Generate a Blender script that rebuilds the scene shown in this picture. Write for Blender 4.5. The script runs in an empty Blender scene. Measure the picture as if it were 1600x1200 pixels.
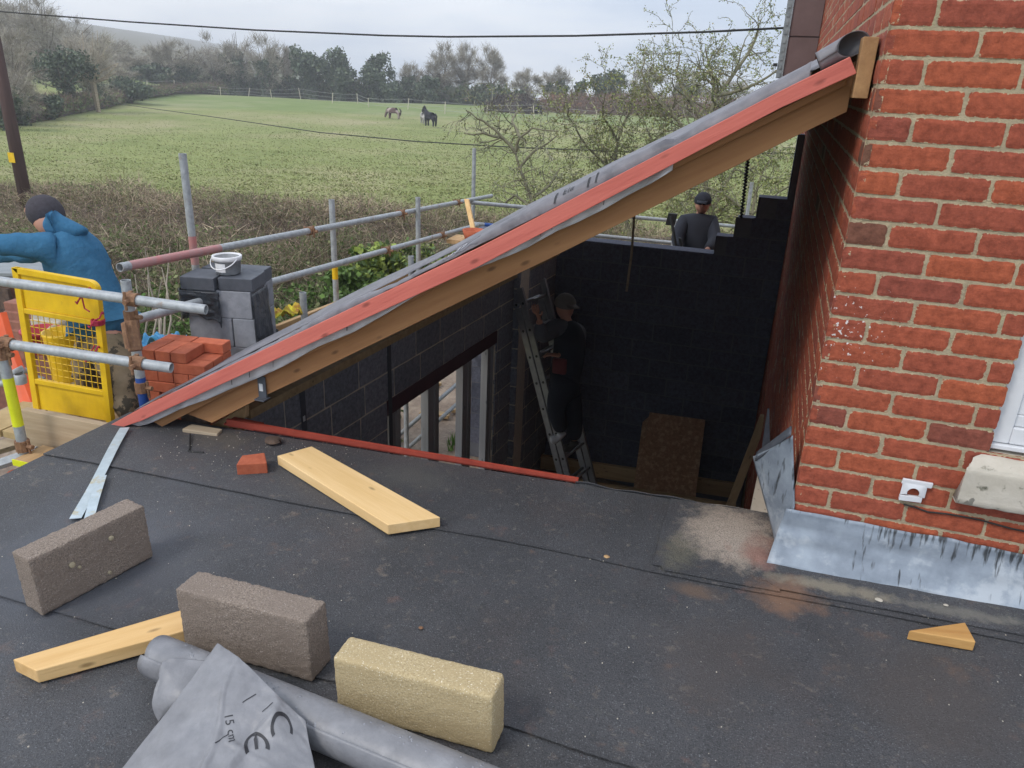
import bpy, math, random
import numpy as np
from mathutils import Vector, noise as mn
random.seed(7); rng=np.random.default_rng(7)
sc=bpy.context.scene; COL=sc.collection
# ------------------------------------------------------------------ camera, world, sun, exposure
F=1200.; CX,CY=800.,600.
def _n(v): return v/np.linalg.norm(v)
_dn=_n(np.array([-126.,2966.,F])); _v1=np.array([-4075.,-657.,F])
_L=_n(_v1-np.dot(_v1,_dn)*_dn); AX=-_L; AZ=-_dn; AY=np.cross(AZ,AX); M=np.array([AX,AY,AZ])
def ray(px,py): return M@np.array([(px-CX)/F,(py-CY)/F,1.0])
def D(px,py,d): return ray(px,py)*d
def onz(px,py,z): r=ray(px,py); return r*z/r[2]
def ony(px,py,y): r=ray(px,py); return r*y/r[1]
def onx(px,py,x): r=ray(px,py); return r*x/r[0]
FA,FS=-1.5584,.035
def fz(x): return FA+FS*x
def felt(px,py,h=0): r=ray(px,py); return r*((FA+h)/(r[2]-FS*r[0]))
GZ=-4.4
cam=bpy.data.cameras.new("camera"); co=bpy.data.objects.new("camera",cam); COL.objects.link(co)
cam.sensor_width=36; cam.sensor_fit='HORIZONTAL'; cam.lens=27; cam.clip_start=.05; cam.clip_end=3000
from mathutils import Matrix
R=M@np.diag([1,-1,-1]); co.matrix_world=Matrix(R.tolist()).to_4x4(); sc.camera=co
SUN_EL,SUN_AZ=math.radians(48),math.radians(215)   # azimuth clockwise from +Y: behind the camera, to the left
w=bpy.data.worlds.new("World"); sc.world=w; w.use_nodes=True
nt=w.node_tree; nt.nodes.clear()
def N(nt,t,**k):
    n=nt.nodes.new(t)
    for a,b in k.items(): setattr(n,a,b)
    return n
def LK(nt,a,b): nt.links.new(a,b)
sky=N(nt,'ShaderNodeTexSky',sky_type='NISHITA',sun_disc=False,sun_elevation=SUN_EL,sun_rotation=SUN_AZ,air_density=1.2,dust_density=2.0)
tc=N(nt,'ShaderNodeTexCoord'); mp=N(nt,'ShaderNodeMapping'); mp.inputs['Scale'].default_value=(1.0,1.0,4.5); mp.inputs['Location'].default_value=(3.1,1.7,.4)
LK(nt,tc.outputs['Generated'],mp.inputs[0])
no=N(nt,'ShaderNodeTexNoise'); no.inputs['Scale'].default_value=1.9; no.inputs['Detail'].default_value=6; no.inputs['Roughness'].default_value=.52; LK(nt,mp.outputs[0],no.inputs[0])
cr=N(nt,'ShaderNodeValToRGB'); cr.color_ramp.elements[0].position=.40; cr.color_ramp.elements[1].position=.60
cr.color_ramp.elements[0].color=(5.9,7.4,10.0,1); cr.color_ramp.elements[1].color=(13.4,13.8,14.4,1); LK(nt,no.outputs[0],cr.inputs[0])
mx=N(nt,'ShaderNodeMixRGB'); mx.inputs[0].default_value=.86; LK(nt,sky.outputs[0],mx.inputs[1]); LK(nt,cr.outputs[0],mx.inputs[2])
bg=N(nt,'ShaderNodeBackground'); bg.inputs[1].default_value=.094; LK(nt,mx.outputs[0],bg.inputs[0])
wo=N(nt,'ShaderNodeOutputWorld'); LK(nt,bg.outputs[0],wo.inputs[0])
sl=bpy.data.lights.new("sun",'SUN'); so=bpy.data.objects.new("sun",sl); COL.objects.link(so)
sl.energy=1.3; sl.angle=math.radians(14); sl.color=(1,.95,.88)
_sd=Vector((math.sin(SUN_AZ)*math.cos(SUN_EL),math.cos(SUN_AZ)*math.cos(SUN_EL),math.sin(SUN_EL)))
so.rotation_euler=_sd.to_track_quat('Z','Y').to_euler()
vs=sc.view_settings; vs.view_transform='Standard'; vs.look='None'; vs.gamma=1; vs.exposure=.5; vs.use_curve_mapping=False
# ------------------------------------------------------------------ mesh helpers
ORG={}
class MB:
    def __init__(s): s.v=[]; s.f=[]; s.m=[]; s.c=[]; s.cur=(1,1,1,1); s.mi=0
    def add(s,vs,fs):
        b=len(s.v); s.v+= [tuple(map(float,p)) for p in vs]; s.c+=[s.cur]*len(vs)
        s.f+=[tuple(b+i for i in f) for f in fs]; s.m+=[s.mi]*len(fs); return b
    def obox(s,o,a,b,c):
        o,a,b,c=[np.array(t,float) for t in (o,a,b,c)]
        P=[o,o+a,o+a+b,o+b,o+c,o+a+c,o+a+b+c,o+b+c]
        if np.dot(np.cross(a,b),c)<0: fs=[(0,1,2,3),(7,6,5,4),(4,5,1,0),(5,6,2,1),(6,7,3,2),(7,4,0,3)]
        else: fs=[(3,2,1,0),(4,5,6,7),(0,1,5,4),(1,2,6,5),(2,3,7,6),(3,0,4,7)]
        s.add(P,fs)
    def box(s,x0,x1,y0,y1,z0,z1): s.obox((x0,y0,z0),(x1-x0,0,0),(0,y1-y0,0),(0,0,z1-z0))
    def prism(s,P,vec):
        P=[np.array(p,float) for p in P]; k=len(P); vec=np.array(vec,float)
        nrm=sum(np.cross(P[i]-P[0],P[(i+1)%k]-P[0]) for i in range(k))
        if np.dot(nrm,vec)>0: P=P[::-1]
        s.add(P+[p+vec for p in P],[tuple(range(k)),tuple(range(2*k-1,k-1,-1))]+[(i,k+i,k+(i+1)%k,(i+1)%k) for i in range(k)])
    def tube(s,pts,r,n=8,cap=True,hollow=False):
        pts=[np.array(p,float) for p in pts]; k=len(pts)
        rr=[r]*k if np.isscalar(r) else r; vs=[]; up=None
        for i,p in enumerate(pts):
            t=_n(pts[min(i+1,k-1)]-pts[max(i-1,0)])
            if up is None: up=np.array([0,0,1.]) if abs(t[2])<.9 else np.array([1.,0,0])
            a=_n(np.cross(t,up)); b=np.cross(a,t); up=b
            for j in range(n):
                th=2*math.pi*j/n; vs.append(p+(a*math.cos(th)+b*math.sin(th))*rr[i])
        fs=[(i*n+j,(i+1)*n+j,(i+1)*n+(j+1)%n,i*n+(j+1)%n) for i in range(k-1) for j in range(n)]
        if cap: fs+= [tuple(range(n)),tuple(range(k*n-1,(k-1)*n-1,-1))]
        s.add(vs,fs)
    def grid(s,fn,nu,nv,th=None):
        P=[[np.array(fn(i/(nu-1),j/(nv-1)),float) for j in range(nv)] for i in range(nu)]
        vs=[p for r in P for p in r]; fs=[(i*nv+j,(i+1)*nv+j,(i+1)*nv+j+1,i*nv+j+1) for i in range(nu-1) for j in range(nv-1)]
        if th:
            A=np.array(vs).reshape(nu,nv,3); du=np.gradient(A,axis=0); dv=np.gradient(A,axis=1); nn=np.cross(du,dv); nn/=np.linalg.norm(nn,axis=2,keepdims=True)+1e-9
            B=(A-nn*th).reshape(-1,3); k=nu*nv; vs=vs+list(B); fs2=[tuple(k+q for q in f[::-1]) for f in fs]
            ed=[i*nv for i in range(nu)]+[(nu-1)*nv+j for j in range(1,nv)]+[i*nv+nv-1 for i in range(nu-2,-1,-1)]+[j for j in range(nv-2,0,-1)]
            fs=fs+fs2+[(ed[(q+1)%len(ed)],ed[q],ed[q]+k,ed[(q+1)%len(ed)]+k) for q in range(len(ed))]
        s.add(vs,fs)
    def lathe(s,c,prof,n=20,axis=(0,0,1)):
        c=np.array(c,float); t=_n(np.array(axis,float)); a=_n(np.cross(t,[0.3,1,.1])); b=np.cross(t,a)
        vs=[c+t*h+(a*math.cos(2*math.pi*j/n)+b*math.sin(2*math.pi*j/n))*r for r,h in prof for j in range(n)]
        k=len(prof); s.add(vs,[(i*n+j,i*n+(j+1)%n,(i+1)*n+(j+1)%n,(i+1)*n+j) for i in range(k-1) for j in range(n)])
    def build(s,name,mats,parent=None,smooth=False,bev=0,keep=False):
        V=np.array(s.v,float)
        if not isinstance(mats,(list,tuple)): mats=[mats]
        if parent is not None: o0=ORG[parent.name]
        elif keep: o0=np.zeros(3)
        else: o0=np.array([(V[:,0].min()+V[:,0].max())/2,(V[:,1].min()+V[:,1].max())/2,V[:,2].min()])
        me=bpy.data.meshes.new(name); me.from_pydata((V-o0).tolist(),[],s.f)
        for m in mats: me.materials.append(m)
        me.polygons.foreach_set('material_index',s.m)
        if smooth: me.polygons.foreach_set('use_smooth',[True]*len(s.f))
        ca=me.color_attributes.new('col','FLOAT_COLOR','POINT'); ca.data.foreach_set('color',np.array(s.c,np.float32).ravel())
        me.update(); o=bpy.data.objects.new(name,me); COL.objects.link(o)
        if parent is not None: o.parent=parent
        else: o.location=o0
        ORG[o.name]=o0
        if bev:
            b=o.modifiers.new('b','BEVEL'); b.width=bev; b.segments=2; b.limit_method='ANGLE'; b.angle_limit=math.radians(40); b.harden_normals=False
        return o
def tag(o,label=None,cat=None,group=None,kind=None):
    for k,v in (('label',label),('category',cat),('group',group),('kind',kind)):
        if v: o[k]=v
    return o
def thing(name,loc,label,cat,group=None):
    o=bpy.data.objects.new(name,None); o.empty_display_size=.2; COL.objects.link(o); o.location=tuple(map(float,loc)); ORG[o.name]=np.array(loc,float)
    return tag(o,label,cat,group)
def nz(p,s=1.,k=0): return mn.noise(Vector((p[0]*s+k*7.3,p[1]*s+k*3.1,p[2]*s-k*5.7)))
# ------------------------------------------------------------------ materials
def mat(name,c1,c2=None,scale=6,rough=.8,bump=0,bscale=60,metal=0,c3=None,s3=1.2,t3=(.5,.62),stretch=None,attr=False,rnd=0,spec=.4,detail=6,bdist=.004,world=False,speck=None,trans=0):
    m=bpy.data.materials.new(name); m.use_nodes=True; nt=m.node_tree; b=nt.nodes['Principled BSDF']
    b.inputs['Roughness'].default_value=rough; b.inputs['Metallic'].default_value=metal; b.inputs['Specular IOR Level'].default_value=spec
    tc=N(nt,'ShaderNodeTexCoord'); vec=tc.outputs['Object']
    if world: vec=N(nt,'ShaderNodeNewGeometry').outputs['Position']
    if rnd:
        oi=N(nt,'ShaderNodeObjectInfo'); va=N(nt,'ShaderNodeVectorMath',operation='SCALE'); va.inputs[0].default_value=(37,19,53); LK(nt,oi.outputs['Random'],va.inputs['Scale'])
        vb=N(nt,'ShaderNodeVectorMath',operation='ADD'); LK(nt,vec,vb.inputs[0]); LK(nt,va.outputs[0],vb.inputs[1]); vec=vb.outputs[0]
    if stretch is not None:   # grain direction
        d,k=stretch; dt=N(nt,'ShaderNodeVectorMath',operation='DOT_PRODUCT'); dt.inputs[1].default_value=tuple(d); LK(nt,vec,dt.inputs[0])
        sv=N(nt,'ShaderNodeVectorMath',operation='SCALE'); sv.inputs[0].default_value=tuple(d); LK(nt,dt.outputs['Value'],sv.inputs['Scale'])
        s2=N(nt,'ShaderNodeVectorMath',operation='SCALE'); s2.inputs['Scale'].default_value=k; LK(nt,sv.outputs[0],s2.inputs[0])
        sb=N(nt,'ShaderNodeVectorMath',operation='SUBTRACT'); LK(nt,vec,sb.inputs[0]); LK(nt,s2.outputs[0],sb.inputs[1]); vec=sb.outputs[0]
    def noi(sc_,dt=detail,ro=.6):
        n=N(nt,'ShaderNodeTexNoise'); n.inputs['Scale'].default_value=sc_; n.inputs['Detail'].default_value=dt; n.inputs['Roughness'].default_value=ro; LK(nt,vec,n.inputs[0]); return n.outputs[0]
    c2=c2 or tuple(x*.75 for x in c1)
    knots=stretch is not None and stretch[1]>=.92 and name not in('bark',)
    r=N(nt,'ShaderNodeValToRGB'); r.color_ramp.elements[0].position=.32; r.color_ramp.elements[1].position=.68
    r.color_ramp.elements[0].color=(*c2,1); r.color_ramp.elements[1].color=(*c1,1); LK(nt,noi(scale),r.inputs[0]); out=r.outputs[0]
    def mixin(fac,col,src,mode='MIX'):
        x=N(nt,'ShaderNodeMixRGB',blend_type=mode)
        if isinstance(fac,float): x.inputs[0].default_value=fac
        else: LK(nt,fac,x.inputs[0])
        LK(nt,src,x.inputs[1])
        if isinstance(col,tuple): x.inputs[2].default_value=(*col,1)
        else: LK(nt,col,x.inputs[2])
        return x.outputs[0]
    if c3:
        q=N(nt,'ShaderNodeValToRGB'); q.color_ramp.elements[0].position=t3[0]; q.color_ramp.elements[1].position=t3[1]; LK(nt,noi(s3,5,.65),q.inputs[0]); out=mixin(q.outputs[0],c3,out)
    if speck:
        sc_,th,cc=speck; n=noi(sc_,2,.5); q=N(nt,'ShaderNodeValToRGB'); q.color_ramp.elements[0].position=th; q.color_ramp.elements[1].position=th+.05; LK(nt,n,q.inputs[0]); out=mixin(q.outputs[0],cc,out)
    if knots:
        mpk=N(nt,'ShaderNodeVectorMath',operation='SCALE'); mpk.inputs['Scale'].default_value=1; LK(nt,sv.outputs[0],mpk.inputs[0]); s5=N(nt,'ShaderNodeVectorMath',operation='SCALE'); s5.inputs['Scale'].default_value=.62-stretch[1]+.0; LK(nt,sv.outputs[0],s5.inputs[0])
        ad=N(nt,'ShaderNodeVectorMath',operation='SUBTRACT'); LK(nt,vec,ad.inputs[0]); LK(nt,s5.outputs[0],ad.inputs[1]); vo=N(nt,'ShaderNodeTexVoronoi'); vo.inputs['Scale'].default_value=15; LK(nt,ad.outputs[0],vo.inputs['Vector'])
        kk=N(nt,'ShaderNodeValToRGB'); kk.color_ramp.elements[0].position=.06; kk.color_ramp.elements[1].position=.15; kk.color_ramp.elements[0].color=(.80,.80,.80,1); kk.color_ramp.elements[1].color=(0,0,0,1); LK(nt,vo.outputs['Distance'],kk.inputs[0]); out=mixin(kk.outputs[0],tuple(x*.42 for x in c2),out)
    if attr:
        a=N(nt,'ShaderNodeAttribute'); a.attribute_name='col'; out=mixin(1.0,a.outputs['Color'],out,'MULTIPLY')
    if rnd:
        h=N(nt,'ShaderNodeHueSaturation'); mr=N(nt,'ShaderNodeMapRange'); mr.inputs[3].default_value=1-rnd; mr.inputs[4].default_value=1+rnd; LK(nt,oi.outputs['Random'],mr.inputs[0]); LK(nt,mr.outputs[0],h.inputs['Value']); LK(nt,out,h.inputs['Color']); out=h.outputs[0]
    LK(nt,out,b.inputs['Base Color'])
    if bump:
        bp=N(nt,'ShaderNodeBump'); bp.inputs['Strength'].default_value=bump; bp.inputs['Distance'].default_value=bdist; LK(nt,noi(bscale,4),bp.inputs['Height']); LK(nt,bp.outputs[0],b.inputs['Normal'])
    if trans: b.inputs['Transmission Weight'].default_value=trans
    m['o']=1; MATOUT[name]=(m,nt,b,vec,out)
    return m
MATOUT={}
RD=_n(np.array([1,0,.576])); Xd=(1,0,0)
m_galv=mat('galvanised',(.40,.42,.43),(.27,.285,.295),scale=30,rough=.55,metal=.2,c3=(.25,.17,.12),s3=14,t3=(.6,.75),bump=.15,bscale=90)
m_rust=mat('rusty_coupler',(.27,.15,.08),(.16,.08,.045),scale=60,rough=.85,bump=.5,bscale=150)
m_red=mat('red_treated_timber',(.60,.165,.125),(.48,.115,.088),scale=26,rough=.65,stretch=(RD,.93),c3=(.42,.08,.06),s3=9,t3=(.56,.72),bump=.4,bscale=120)
m_raft=mat('brown_rafter_timber',(.36,.18,.075),(.25,.115,.045),scale=22,rough=.75,stretch=(RD,.94),bump=.4,bscale=90,c3=(.24,.10,.035),s3=8,t3=(.6,.75))
m_ledg=mat('ledger_timber',(.43,.25,.11),(.30,.16,.07),scale=26,rough=.7,stretch=((0,1,0),.9),bump=.4,bscale=90)
def timber(name,d,c1=(.72,.48,.22),c2=(.58,.35,.13),sc_=24,**k): return mat(name,c1,c2,scale=sc_,rough=.6,stretch=(_n(np.array(d,float)),.93),bump=.3,bscale=110,c3=(c2[0]*.8,c2[1]*.7,c2[2]*.6),s3=10,t3=(.62,.78),**k)
m_grey=mat('grey_weathered_timber',(.42,.34,.24),(.28,.215,.145),scale=24,rough=.85,stretch=(Xd,.93),bump=.5,bscale=80)
m_toe=mat('weathered_toe_board',(.44,.34,.23),(.32,.235,.145),scale=22,rough=.85,stretch=(Xd,.93),bump=.5,bscale=80)
m_tan=mat('tan_board',(.50,.33,.17),(.36,.22,.10),scale=22,rough=.8,stretch=((0,1,0),.93),bump=.4,bscale=80)
m_dark=mat('dark_broken_timber',(.13,.085,.06),(.05,.035,.03),scale=18,rough=.9,bump=.8,bscale=60)
m_flap=mat('membrane_underside',(.50,.485,.49),(.36,.35,.355),scale=9,rough=.6,bump=.4,bscale=60)
m_mem=mat('breather_membrane',(.185,.178,.195),(.115,.112,.125),scale=14,rough=.5,bump=.25,bscale=260,c3=(.085,.083,.095),s3=6,t3=(.54,.66))
m_roll=mat('underlay_roll',(.245,.245,.258),(.155,.156,.166),scale=11,rough=.45,bump=.5,bscale=38,c3=(.135,.14,.155),s3=5,t3=(.5,.72),spec=.5)
m_under=mat('underlay_dark_side',(.06,.06,.07),rough=.6)
m_ink=mat('black_print',(.03,.03,.035),rough=.6); m_wink=mat('pale_print',(.42,.42,.46),rough=.6)
m_lead=mat('lead',(.31,.355,.405),(.17,.20,.24),scale=9,rough=.42,metal=.15,bump=.2,bscale=28,c3=(.38,.415,.45),s3=6,t3=(.52,.62),bdist=.006)
m_yel=mat('yellow_paint',(.78,.50,.015),(.66,.40,.012),scale=14,rough=.4,bump=.1,bscale=60,c3=(.5,.3,.03),s3=20,t3=(.68,.75))
m_conc=mat('rough_brown_concrete',(.40,.325,.265),(.18,.14,.112),scale=210,rough=.95,bump=1,bscale=330,c3=(.27,.215,.175),s3=6,t3=(.42,.66),speck=(330,.64,(.58,.51,.46)),bdist=.008,detail=3)
m_buff=mat('buff_concrete',(.52,.42,.25),(.31,.235,.12),scale=200,rough=.9,bump=.7,bscale=180,c3=(.40,.31,.17),s3=7,t3=(.42,.66),speck=(260,.64,(.72,.66,.52)),bdist=.004)
m_rbr=mat('new_red_brick',(.47,.125,.06),(.36,.085,.04),scale=22,rough=.85,bump=.5,bscale=120,rnd=.13,c3=(.30,.08,.05),s3=12,t3=(.62,.8))
m_blk=mat('grey_block',(.27,.28,.31),(.19,.20,.22),scale=20,rough=.85,bump=.5,bscale=140,rnd=.12)
m_blkd=mat('dark_slab',(.085,.092,.11),(.06,.067,.08),scale=20,rough=.6,bump=.3,bscale=100)
m_poly=mat('black_polythene',(.035,.04,.05),(.02,.024,.03),scale=10,rough=.3,bump=.6,bscale=22,bdist=.02)
m_white=mat('white_upvc',(.66,.67,.69),(.58,.59,.61),scale=8,rough=.35)
m_cill=mat('weathered_cill',(.52,.48,.41),(.42,.38,.31),scale=9,rough=.8,bump=.5,bscale=60,c3=(.10,.10,.07),s3=22,t3=(.60,.72))
m_glass=mat('window_glass',(.35,.40,.45),(.3,.34,.38),rough=.08,spec=.9)
m_strap=mat('zinc_strap',(.55,.63,.68),(.42,.50,.54),scale=20,rough=.4,metal=.4,c3=(.5,.38,.12),s3=9,t3=(.58,.7))
m_blue=mat('blue_tape',(.03,.09,.34),rough=.4); m_yt=mat('yellow_tape',(.7,.72,.02),rough=.4); m_rp=mat('faded_red_paint',(.46,.17,.16),(.36,.22,.21),scale=14,rough=.6)
m_rope=mat('red_twine',(.45,.03,.07),rough=.8)
m_hood=mat('blue_hoodie_fabric',(.05,.155,.27),(.035,.115,.205),scale=8,rough=.95,bump=.5,bscale=26,bdist=.02,spec=.1)
m_bean=mat('dark_knit',(.055,.05,.06),(.04,.036,.042),scale=60,rough=.95,bump=.6,bscale=120)
m_camo=mat('camouflage_cloth',(.30,.23,.15),(.16,.12,.07),scale=9,rough=.95,bump=.4,bscale=30,c3=(.06,.05,.035),s3=13,t3=(.52,.56))
m_skin=mat('skin',(.52,.27,.19),(.45,.22,.15),rough=.6)
m_drk=mat('dark_workwear',(.022,.025,.036),(.014,.016,.024),rough=.9,bump=.3,bscale=30); m_slv=mat('grey_sleeve',(.12,.13,.15),rough=.9); m_hat=mat('beige_cap',(.20,.185,.165),rough=.9)
m_boot=mat('boot',(.03,.025,.02),rough=.7); m_shoe=mat('white_shoe',(.6,.6,.6),rough=.6)
m_alu=mat('aluminium',(.34,.345,.36),(.26,.265,.28),scale=20,rough=.4,metal=.6)
m_osb=mat('strand_board',(.42,.24,.13),(.27,.14,.07),scale=34,rough=.8,bump=.4,bscale=50,c3=(.5,.32,.18),s3=22,t3=(.5,.6))
m_cable=mat('cable_black',(.02,.02,.02),rough=.6); m_pole=mat('creosoted_pole',(.085,.05,.045),(.055,.033,.03),scale=14,rough=.9,stretch=((0,0,1),.9),bump=.5,bscale=40)
m_lint=mat('red_oxide_steel',(.11,.05,.06),(.08,.035,.045),rough=.6); m_trim=mat('red_edge_trim',(.36,.06,.035),(.26,.04,.025),scale=14,rough=.6,bump=.3,bscale=60)
m_frame=mat('grey_window_frame',(.46,.46,.47),(.22,.21,.21),scale=6,rough=.6,stretch=((0,0,1),.95))
m_tub=mat('white_plastic',(.75,.75,.76),rough=.4); m_tgrey=mat('grey_mortar_tub',(.32,.34,.36),(.2,.2,.2),scale=20,rough=.6)
m_or=mat('orange_plastic',(.68,.085,.01),rough=.5); m_slate=mat('grey_sheet_roof',(.25,.27,.275),(.19,.205,.21),scale=5,rough=.75,bump=.3,bscale=20)
m_ply=mat('platform_ply',(.46,.34,.17),(.34,.24,.11),scale=10,rough=.85,bump=.4,bscale=60)
m_soil=mat('bare_soil',(.34,.27,.21),(.18,.135,.105),scale=3,rough=.95,bump=1,bscale=14,bdist=.05,c3=(.36,.29,.22),s3=7,t3=(.52,.7))
m_bark=mat('bark',(.16,.14,.115),(.09,.075,.06),scale=12,rough=.9,attr=True); m_leaf=mat('leaves',(1,1,1),(.75,.75,.75),scale=3,rough=.7,attr=True,spec=.3)
m_twig=mat('twigs',(1,1,1),(.8,.8,.8),scale=3,rough=.9,attr=True,spec=.1)
m_post=mat('pale_post',(.62,.56,.44),(.5,.44,.34),rough=.9); m_wire=mat('fence_wire',(.4,.4,.38),rough=.6)
m_brown=mat('brown_cladding',(.155,.10,.095),(.12,.075,.07),scale=6,rough=.6); m_gut=mat('grey_edge_strip',(.28,.31,.32),(.16,.18,.19),scale=20,rough=.6)
m_roofnew=timber('yellow_timber_plank',(.76,-.36,0),(.80,.56,.28),(.70,.46,.20)); m_beam=timber('yellow_timber_length',(.3,.33,0)); m_wedge=timber('offcut_timber',(1,.2,0),(.55,.32,.11),(.40,.20,.06))
m_ypost=timber('yellow_timber_upright',(0,.1,1)); m_joist=timber('dull_timber',(1,0,0),(.50,.36,.19),(.36,.24,.12))
m_leanp=timber('leaning_timber',(-.3,-.3,-1),(.48,.34,.17),(.36,.24,.12))
# grass
m_grass=mat('field_grass',(.235,.258,.098),(.18,.21,.074),scale=.35,rough=.95,bump=.6,bscale=5,bdist=.05,world=True,c3=(.30,.275,.15),s3=.11,t3=(.45,.66),attr=True,spec=.1,detail=8)
m_blade=mat('grass_blades',(1,1,1),(.8,.8,.8),scale=2,rough=.9,attr=True,spec=.1)
# bricks : per-vertex col = (tone, edge, random)
def brick_mat(name,ramp,smear,thr=.55,rough=.85,bsc=90,bst=.6,lichen=False):
    m=bpy.data.materials.new(name); m.use_nodes=True; nt=m.node_tree; b=nt.nodes['Principled BSDF']; b.inputs['Roughness'].default_value=rough; b.inputs['Specular IOR Level'].default_value=.25
    a=N(nt,'ShaderNodeAttribute'); a.attribute_name='col'; sp=N(nt,'ShaderNodeSeparateColor'); LK(nt,a.outputs['Color'],sp.inputs[0])
    r=N(nt,'ShaderNodeValToRGB'); r.color_ramp.interpolation='LINEAR'
    for i,(p,c) in enumerate(ramp):
        e=r.color_ramp.elements[i] if i<2 else r.color_ramp.elements.new(p); e.position=p; e.color=(*c,1)
    LK(nt,sp.outputs[0],r.inputs[0]); g=N(nt,'ShaderNodeNewGeometry')
    def noi(s,d=5,ro=.6):
        n=N(nt,'ShaderNodeTexNoise'); n.inputs['Scale'].default_value=s; n.inputs['Detail'].default_value=d; n.inputs['Roughness'].default_value=ro; LK(nt,g.outputs['Position'],n.inputs[0]); return n.outputs[0]
    def rmp(x,p0,p1,c0=(0,0,0),c1=(1,1,1)):
        q=N(nt,'ShaderNodeValToRGB'); q.color_ramp.elements[0].position=p0; q.color_ramp.elements[1].position=p1; q.color_ramp.elements[0].color=(*c0,1); q.color_ramp.elements[1].color=(*c1,1); LK(nt,x,q.inputs[0]); return q.outputs[0]
    mu=N(nt,'ShaderNodeMixRGB',blend_type='MULTIPLY'); mu.inputs[0].default_value=1; LK(nt,r.outputs[0],mu.inputs[1]); LK(nt,rmp(noi(35,8,.75),.34,.66,(.62,.58,.58),(1.22,1.22,1.22)),mu.inputs[2])
    ad=N(nt,'ShaderNodeMath',operation='MULTIPLY_ADD'); LK(nt,sp.outputs[1],ad.inputs[0]); ad.inputs[1].default_value=.42; LK(nt,noi(55,4,.7),ad.inputs[2])
    mx=N(nt,'ShaderNodeMixRGB'); LK(nt,rmp(ad.outputs[0],thr+.3,thr+.36),mx.inputs[0]); LK(nt,mu.outputs[0],mx.inputs[1]); mx.inputs[2].default_value=(*smear,1); out=mx.outputs[0]
    if lichen:
        # white lichen spots confined near the lower corner
        vm=N(nt,'ShaderNodeVectorMath',operation='DISTANCE'); LK(nt,g.outputs['Position'],vm.inputs[0]); vm.inputs[1].default_value=(.29,2.48,-.70)
        mr=N(nt,'ShaderNodeMapRange'); LK(nt,vm.outputs['Value'],mr.inputs[0]); mr.inputs[1].default_value=.05; mr.inputs[2].default_value=.30; mr.inputs[3].default_value=.085; mr.inputs[4].default_value=-.1
        a2=N(nt,'ShaderNodeMath',operation='ADD'); LK(nt,noi(85,3,.5),a2.inputs[0]); LK(nt,mr.outputs[0],a2.inputs[1])
        m3=N(nt,'ShaderNodeMixRGB'); LK(nt,rmp(a2.outputs[0],.70,.73),m3.inputs[0]); LK(nt,out,m3.inputs[1]); m3.inputs[2].default_value=(.62,.58,.56,1); out=m3.outputs[0]
    LK(nt,out,b.inputs['Base Color'])
    bp=N(nt,'ShaderNodeBump'); bp.inputs['Strength'].default_value=bst; bp.inputs['Distance'].default_value=.004; LK(nt,noi(bsc,6,.7),bp.inputs['Height']); LK(nt,bp.outputs[0],b.inputs['Normal'])
    return m
m_hbrick=brick_mat('house_brick',[(0,(.12,.07,.045)),(.18,(.25,.066,.045)),(.55,(.325,.080,.043)),(1,(.385,.098,.044))],(.43,.34,.22),.61,lichen=True)
m_mort=mat('pale_mortar',(.43,.35,.23),(.30,.245,.165),scale=30,rough=.95,bump=.9,bscale=160,world=True,c3=(.38,.37,.20),s3=7,t3=(.6,.75))
m_cblock=brick_mat('dark_blockwork',[(0,(.22,.235,.27)),(.18,(.25,.265,.30)),(.6,(.28,.295,.335)),(1,(.31,.325,.37))],(.36,.36,.36),.75,bsc=60,bst=.4)
m_cblock2=brick_mat('shade_toned_blockwork',[(0,(.10,.11,.15)),(.18,(.11,.12,.16)),(.6,(.12,.13,.175)),(1,(.135,.145,.19))],(.2,.2,.21),.75,bsc=60,bst=.4)  # darker bluish copy of the blockwork, rear wall shade put into its colour
m_cmort2=mat('shade_toned_mortar',(.16,.165,.19),(.13,.135,.155),scale=20,rough=.95,bump=.6,bscale=100,world=True)  # darkened copy of the grey mortar, interior shade painted into the colour
m_cmort=mat('grey_mortar',(.72,.64,.53),(.60,.53,.44),scale=20,rough=.95,bump=.6,bscale=100,world=True)
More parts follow.
